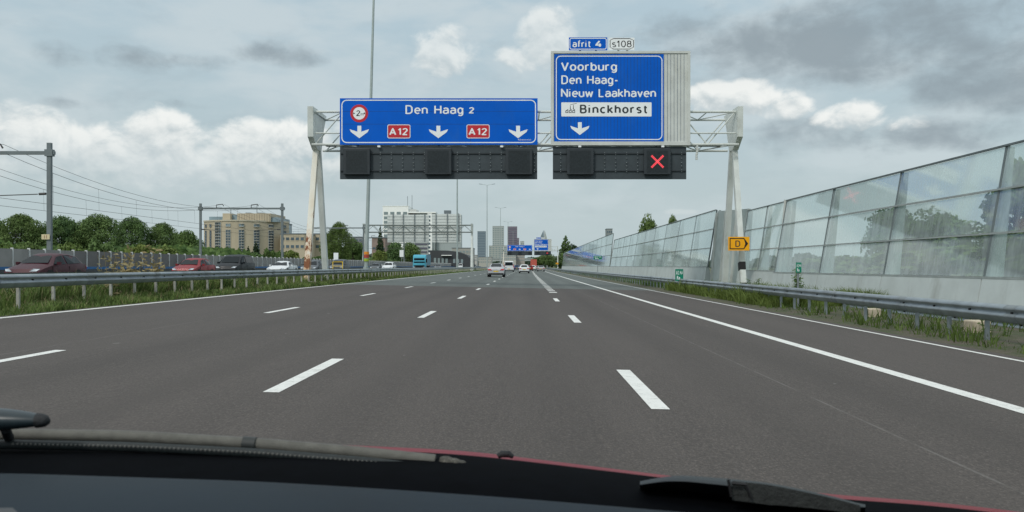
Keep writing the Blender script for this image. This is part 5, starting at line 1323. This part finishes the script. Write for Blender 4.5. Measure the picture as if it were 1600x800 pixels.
# vent slot at the lower left of the dashboard
vs_ = [(-300, 793), (60, 790), (250, 794), (420, 802), (700, 830)]
OB(MB().tube([P(u, curve(vs_, u)+1, .735) for u in range(-200, 620, 20)], .0022, 6), 'dashboard_seam', M_black)
OB(MB().prism([P(-200, 800, .70), P(20, 797, .70), P(36, 812, .69), P(-200, 815, .69)], (0, 0, .002)), 'vent', mat('vent_grey', (.05, .055, .06), .5), None)
# long grey wiper arm with clip and end knuckle
arm = [(-420, 676), (0, 679), (200, 682), (390, 693), (560, 707), (700, 722)]
m_arm = mat('wiper_arm_grey', (.105, .103, .09), .6, 0, .15, 60, .3, 700)
OB(MB().tube([P(u, smoothc(arm, u, 30), 1.06-.00002*u) for u in range(-420, 700, 20)], .0078, 10), 'wiper_arm', m_arm)
OB(MB().tube([P(u, smoothc(arm, u, 30), 1.05) for u in (380, 386, 392, 400)], .0086, 10), 'wiper_clip', mat('clip_dark', (.03, .035, .035), .6))
kn = MB(); rnd = random.Random(5)
kn.tube([P(686+k*6, 722+k*1.6, 1.045) for k in range(9)], [.007, .0095, .0105, .0095, .0105, .0095, .010, .008, .004], 9)
OB(kn, 'wiper_knuckle', mat('knuckle', (.10, .095, .08), .6, 0, .5, 120, .8, 250))
ridge = [(-420, 696), (0, 690), (200, 694), (400, 704), (600, 720), (760, 742)]
OB(MB().tube([P(u, smoothc(ridge, u, 30)+4, 1.03) for u in range(-420, 760, 20)], .006, 8), 'wiper_blade', mat('wiper_rubber', (.012, .017, .018), .6, 0, .3, 150))
dots = MB()
for u in range(20, 700, 7):
    p_ = P(u, smoothc(ridge, u, 30)+3, 1.022); dots.box(p_.x-.0009, p_.x+.0009, p_.y-.001, p_.y+.001, p_.z-.0008, p_.z+.0008)
OB(dots, 'wiper_teeth', mat('teeth', (.12, .12, .11), .6), None)
# dark pod at the far left
pod = MB(); rows = []
for i in range(17):
    t = i/16; u = -150+t*222; ww = math.sin(math.pi*(.06+.88*t))**.6
    c = P(u, 657-2*math.sin(t*3), .99); rows.append([c+Vector((0, math.cos(a)*.02*ww, math.sin(a)*.0138*ww)) for a in [k*math.tau/14 for k in range(15)]])
pod.grid(rows); OB(pod, 'wiper_pivot_cover', mat('pod', (.022, .035, .042), .35, 0, .15, 30))
cap = MB(); cap.tube([P(58, 657, .985), P(64, 657, .985), P(72, 658, .985), P(77, 659, .985)], [.0088, .0085, .0068, .003], 12); OB(cap, 'pivot_cap', M_blk_plastic)
ft = MB(); ft.tube([P(8, 670, 1.0), P(14, 684, 1.03)], .006, 8); OB(ft, 'pivot_foot', M_blk_plastic)
# right wiper base with grey textured plastic and small framed opening
rw_t = [(1000, 752), (1030, 746), (1060, 742), (1140, 748), (1200, 754), (1260, 766), (1320, 780), (1352, 790)]
rw_b = [(1000, 762), (1030, 758), (1060, 758), (1140, 768), (1200, 778), (1260, 786), (1320, 796), (1352, 798)]
us_ = list(range(1000, 1353, 8))
OB(MB().grid([[P(u, smoothc(rw_t, u, 20)+(curve(rw_b, u)-curve(rw_t, u))*t, 1.0-.04*math.sin(t*math.pi)) for u in us_] for t in (0, .12, .3, .55, .8, 1, 1.6)]), 'wiper_arm', mat('wiper_black', (.010, .014, .016), .5))
us2 = list(range(1144, 1345, 8))
OB(MB().grid([[P(u, smoothc(rw_t, u, 20)+3+(curve(rw_b, u)-curve(rw_t, u)+10*(1-(u-1144)/200))*t, .952) for u in us2] for t in (0, .5, 1)]), 'wiper_shell', mat('grey_shell', (.022, .024, .023), .6, 0, .3, 90, .25, 300))
fo = MB()
for a, b_ in (((1138, 749), (1143, 776)), ((1143, 755), (1165, 757)), ((1165, 757), (1174, 778))): fo.tube([P(*a, .946), P(*b_, .946)], .0018, 6)
OB(fo, 'opening_frame', M_black)
# washer nozzle on the bonnet
nz = MB(); nz.tube([P(778, 713, 1.26), P(784, 709.5, 1.26), P(795, 709.5, 1.26), P(802, 714, 1.26)], [.004, .0052, .0052, .003], 10)
OB(nz, 'washer_nozzle', M_blk_plastic)
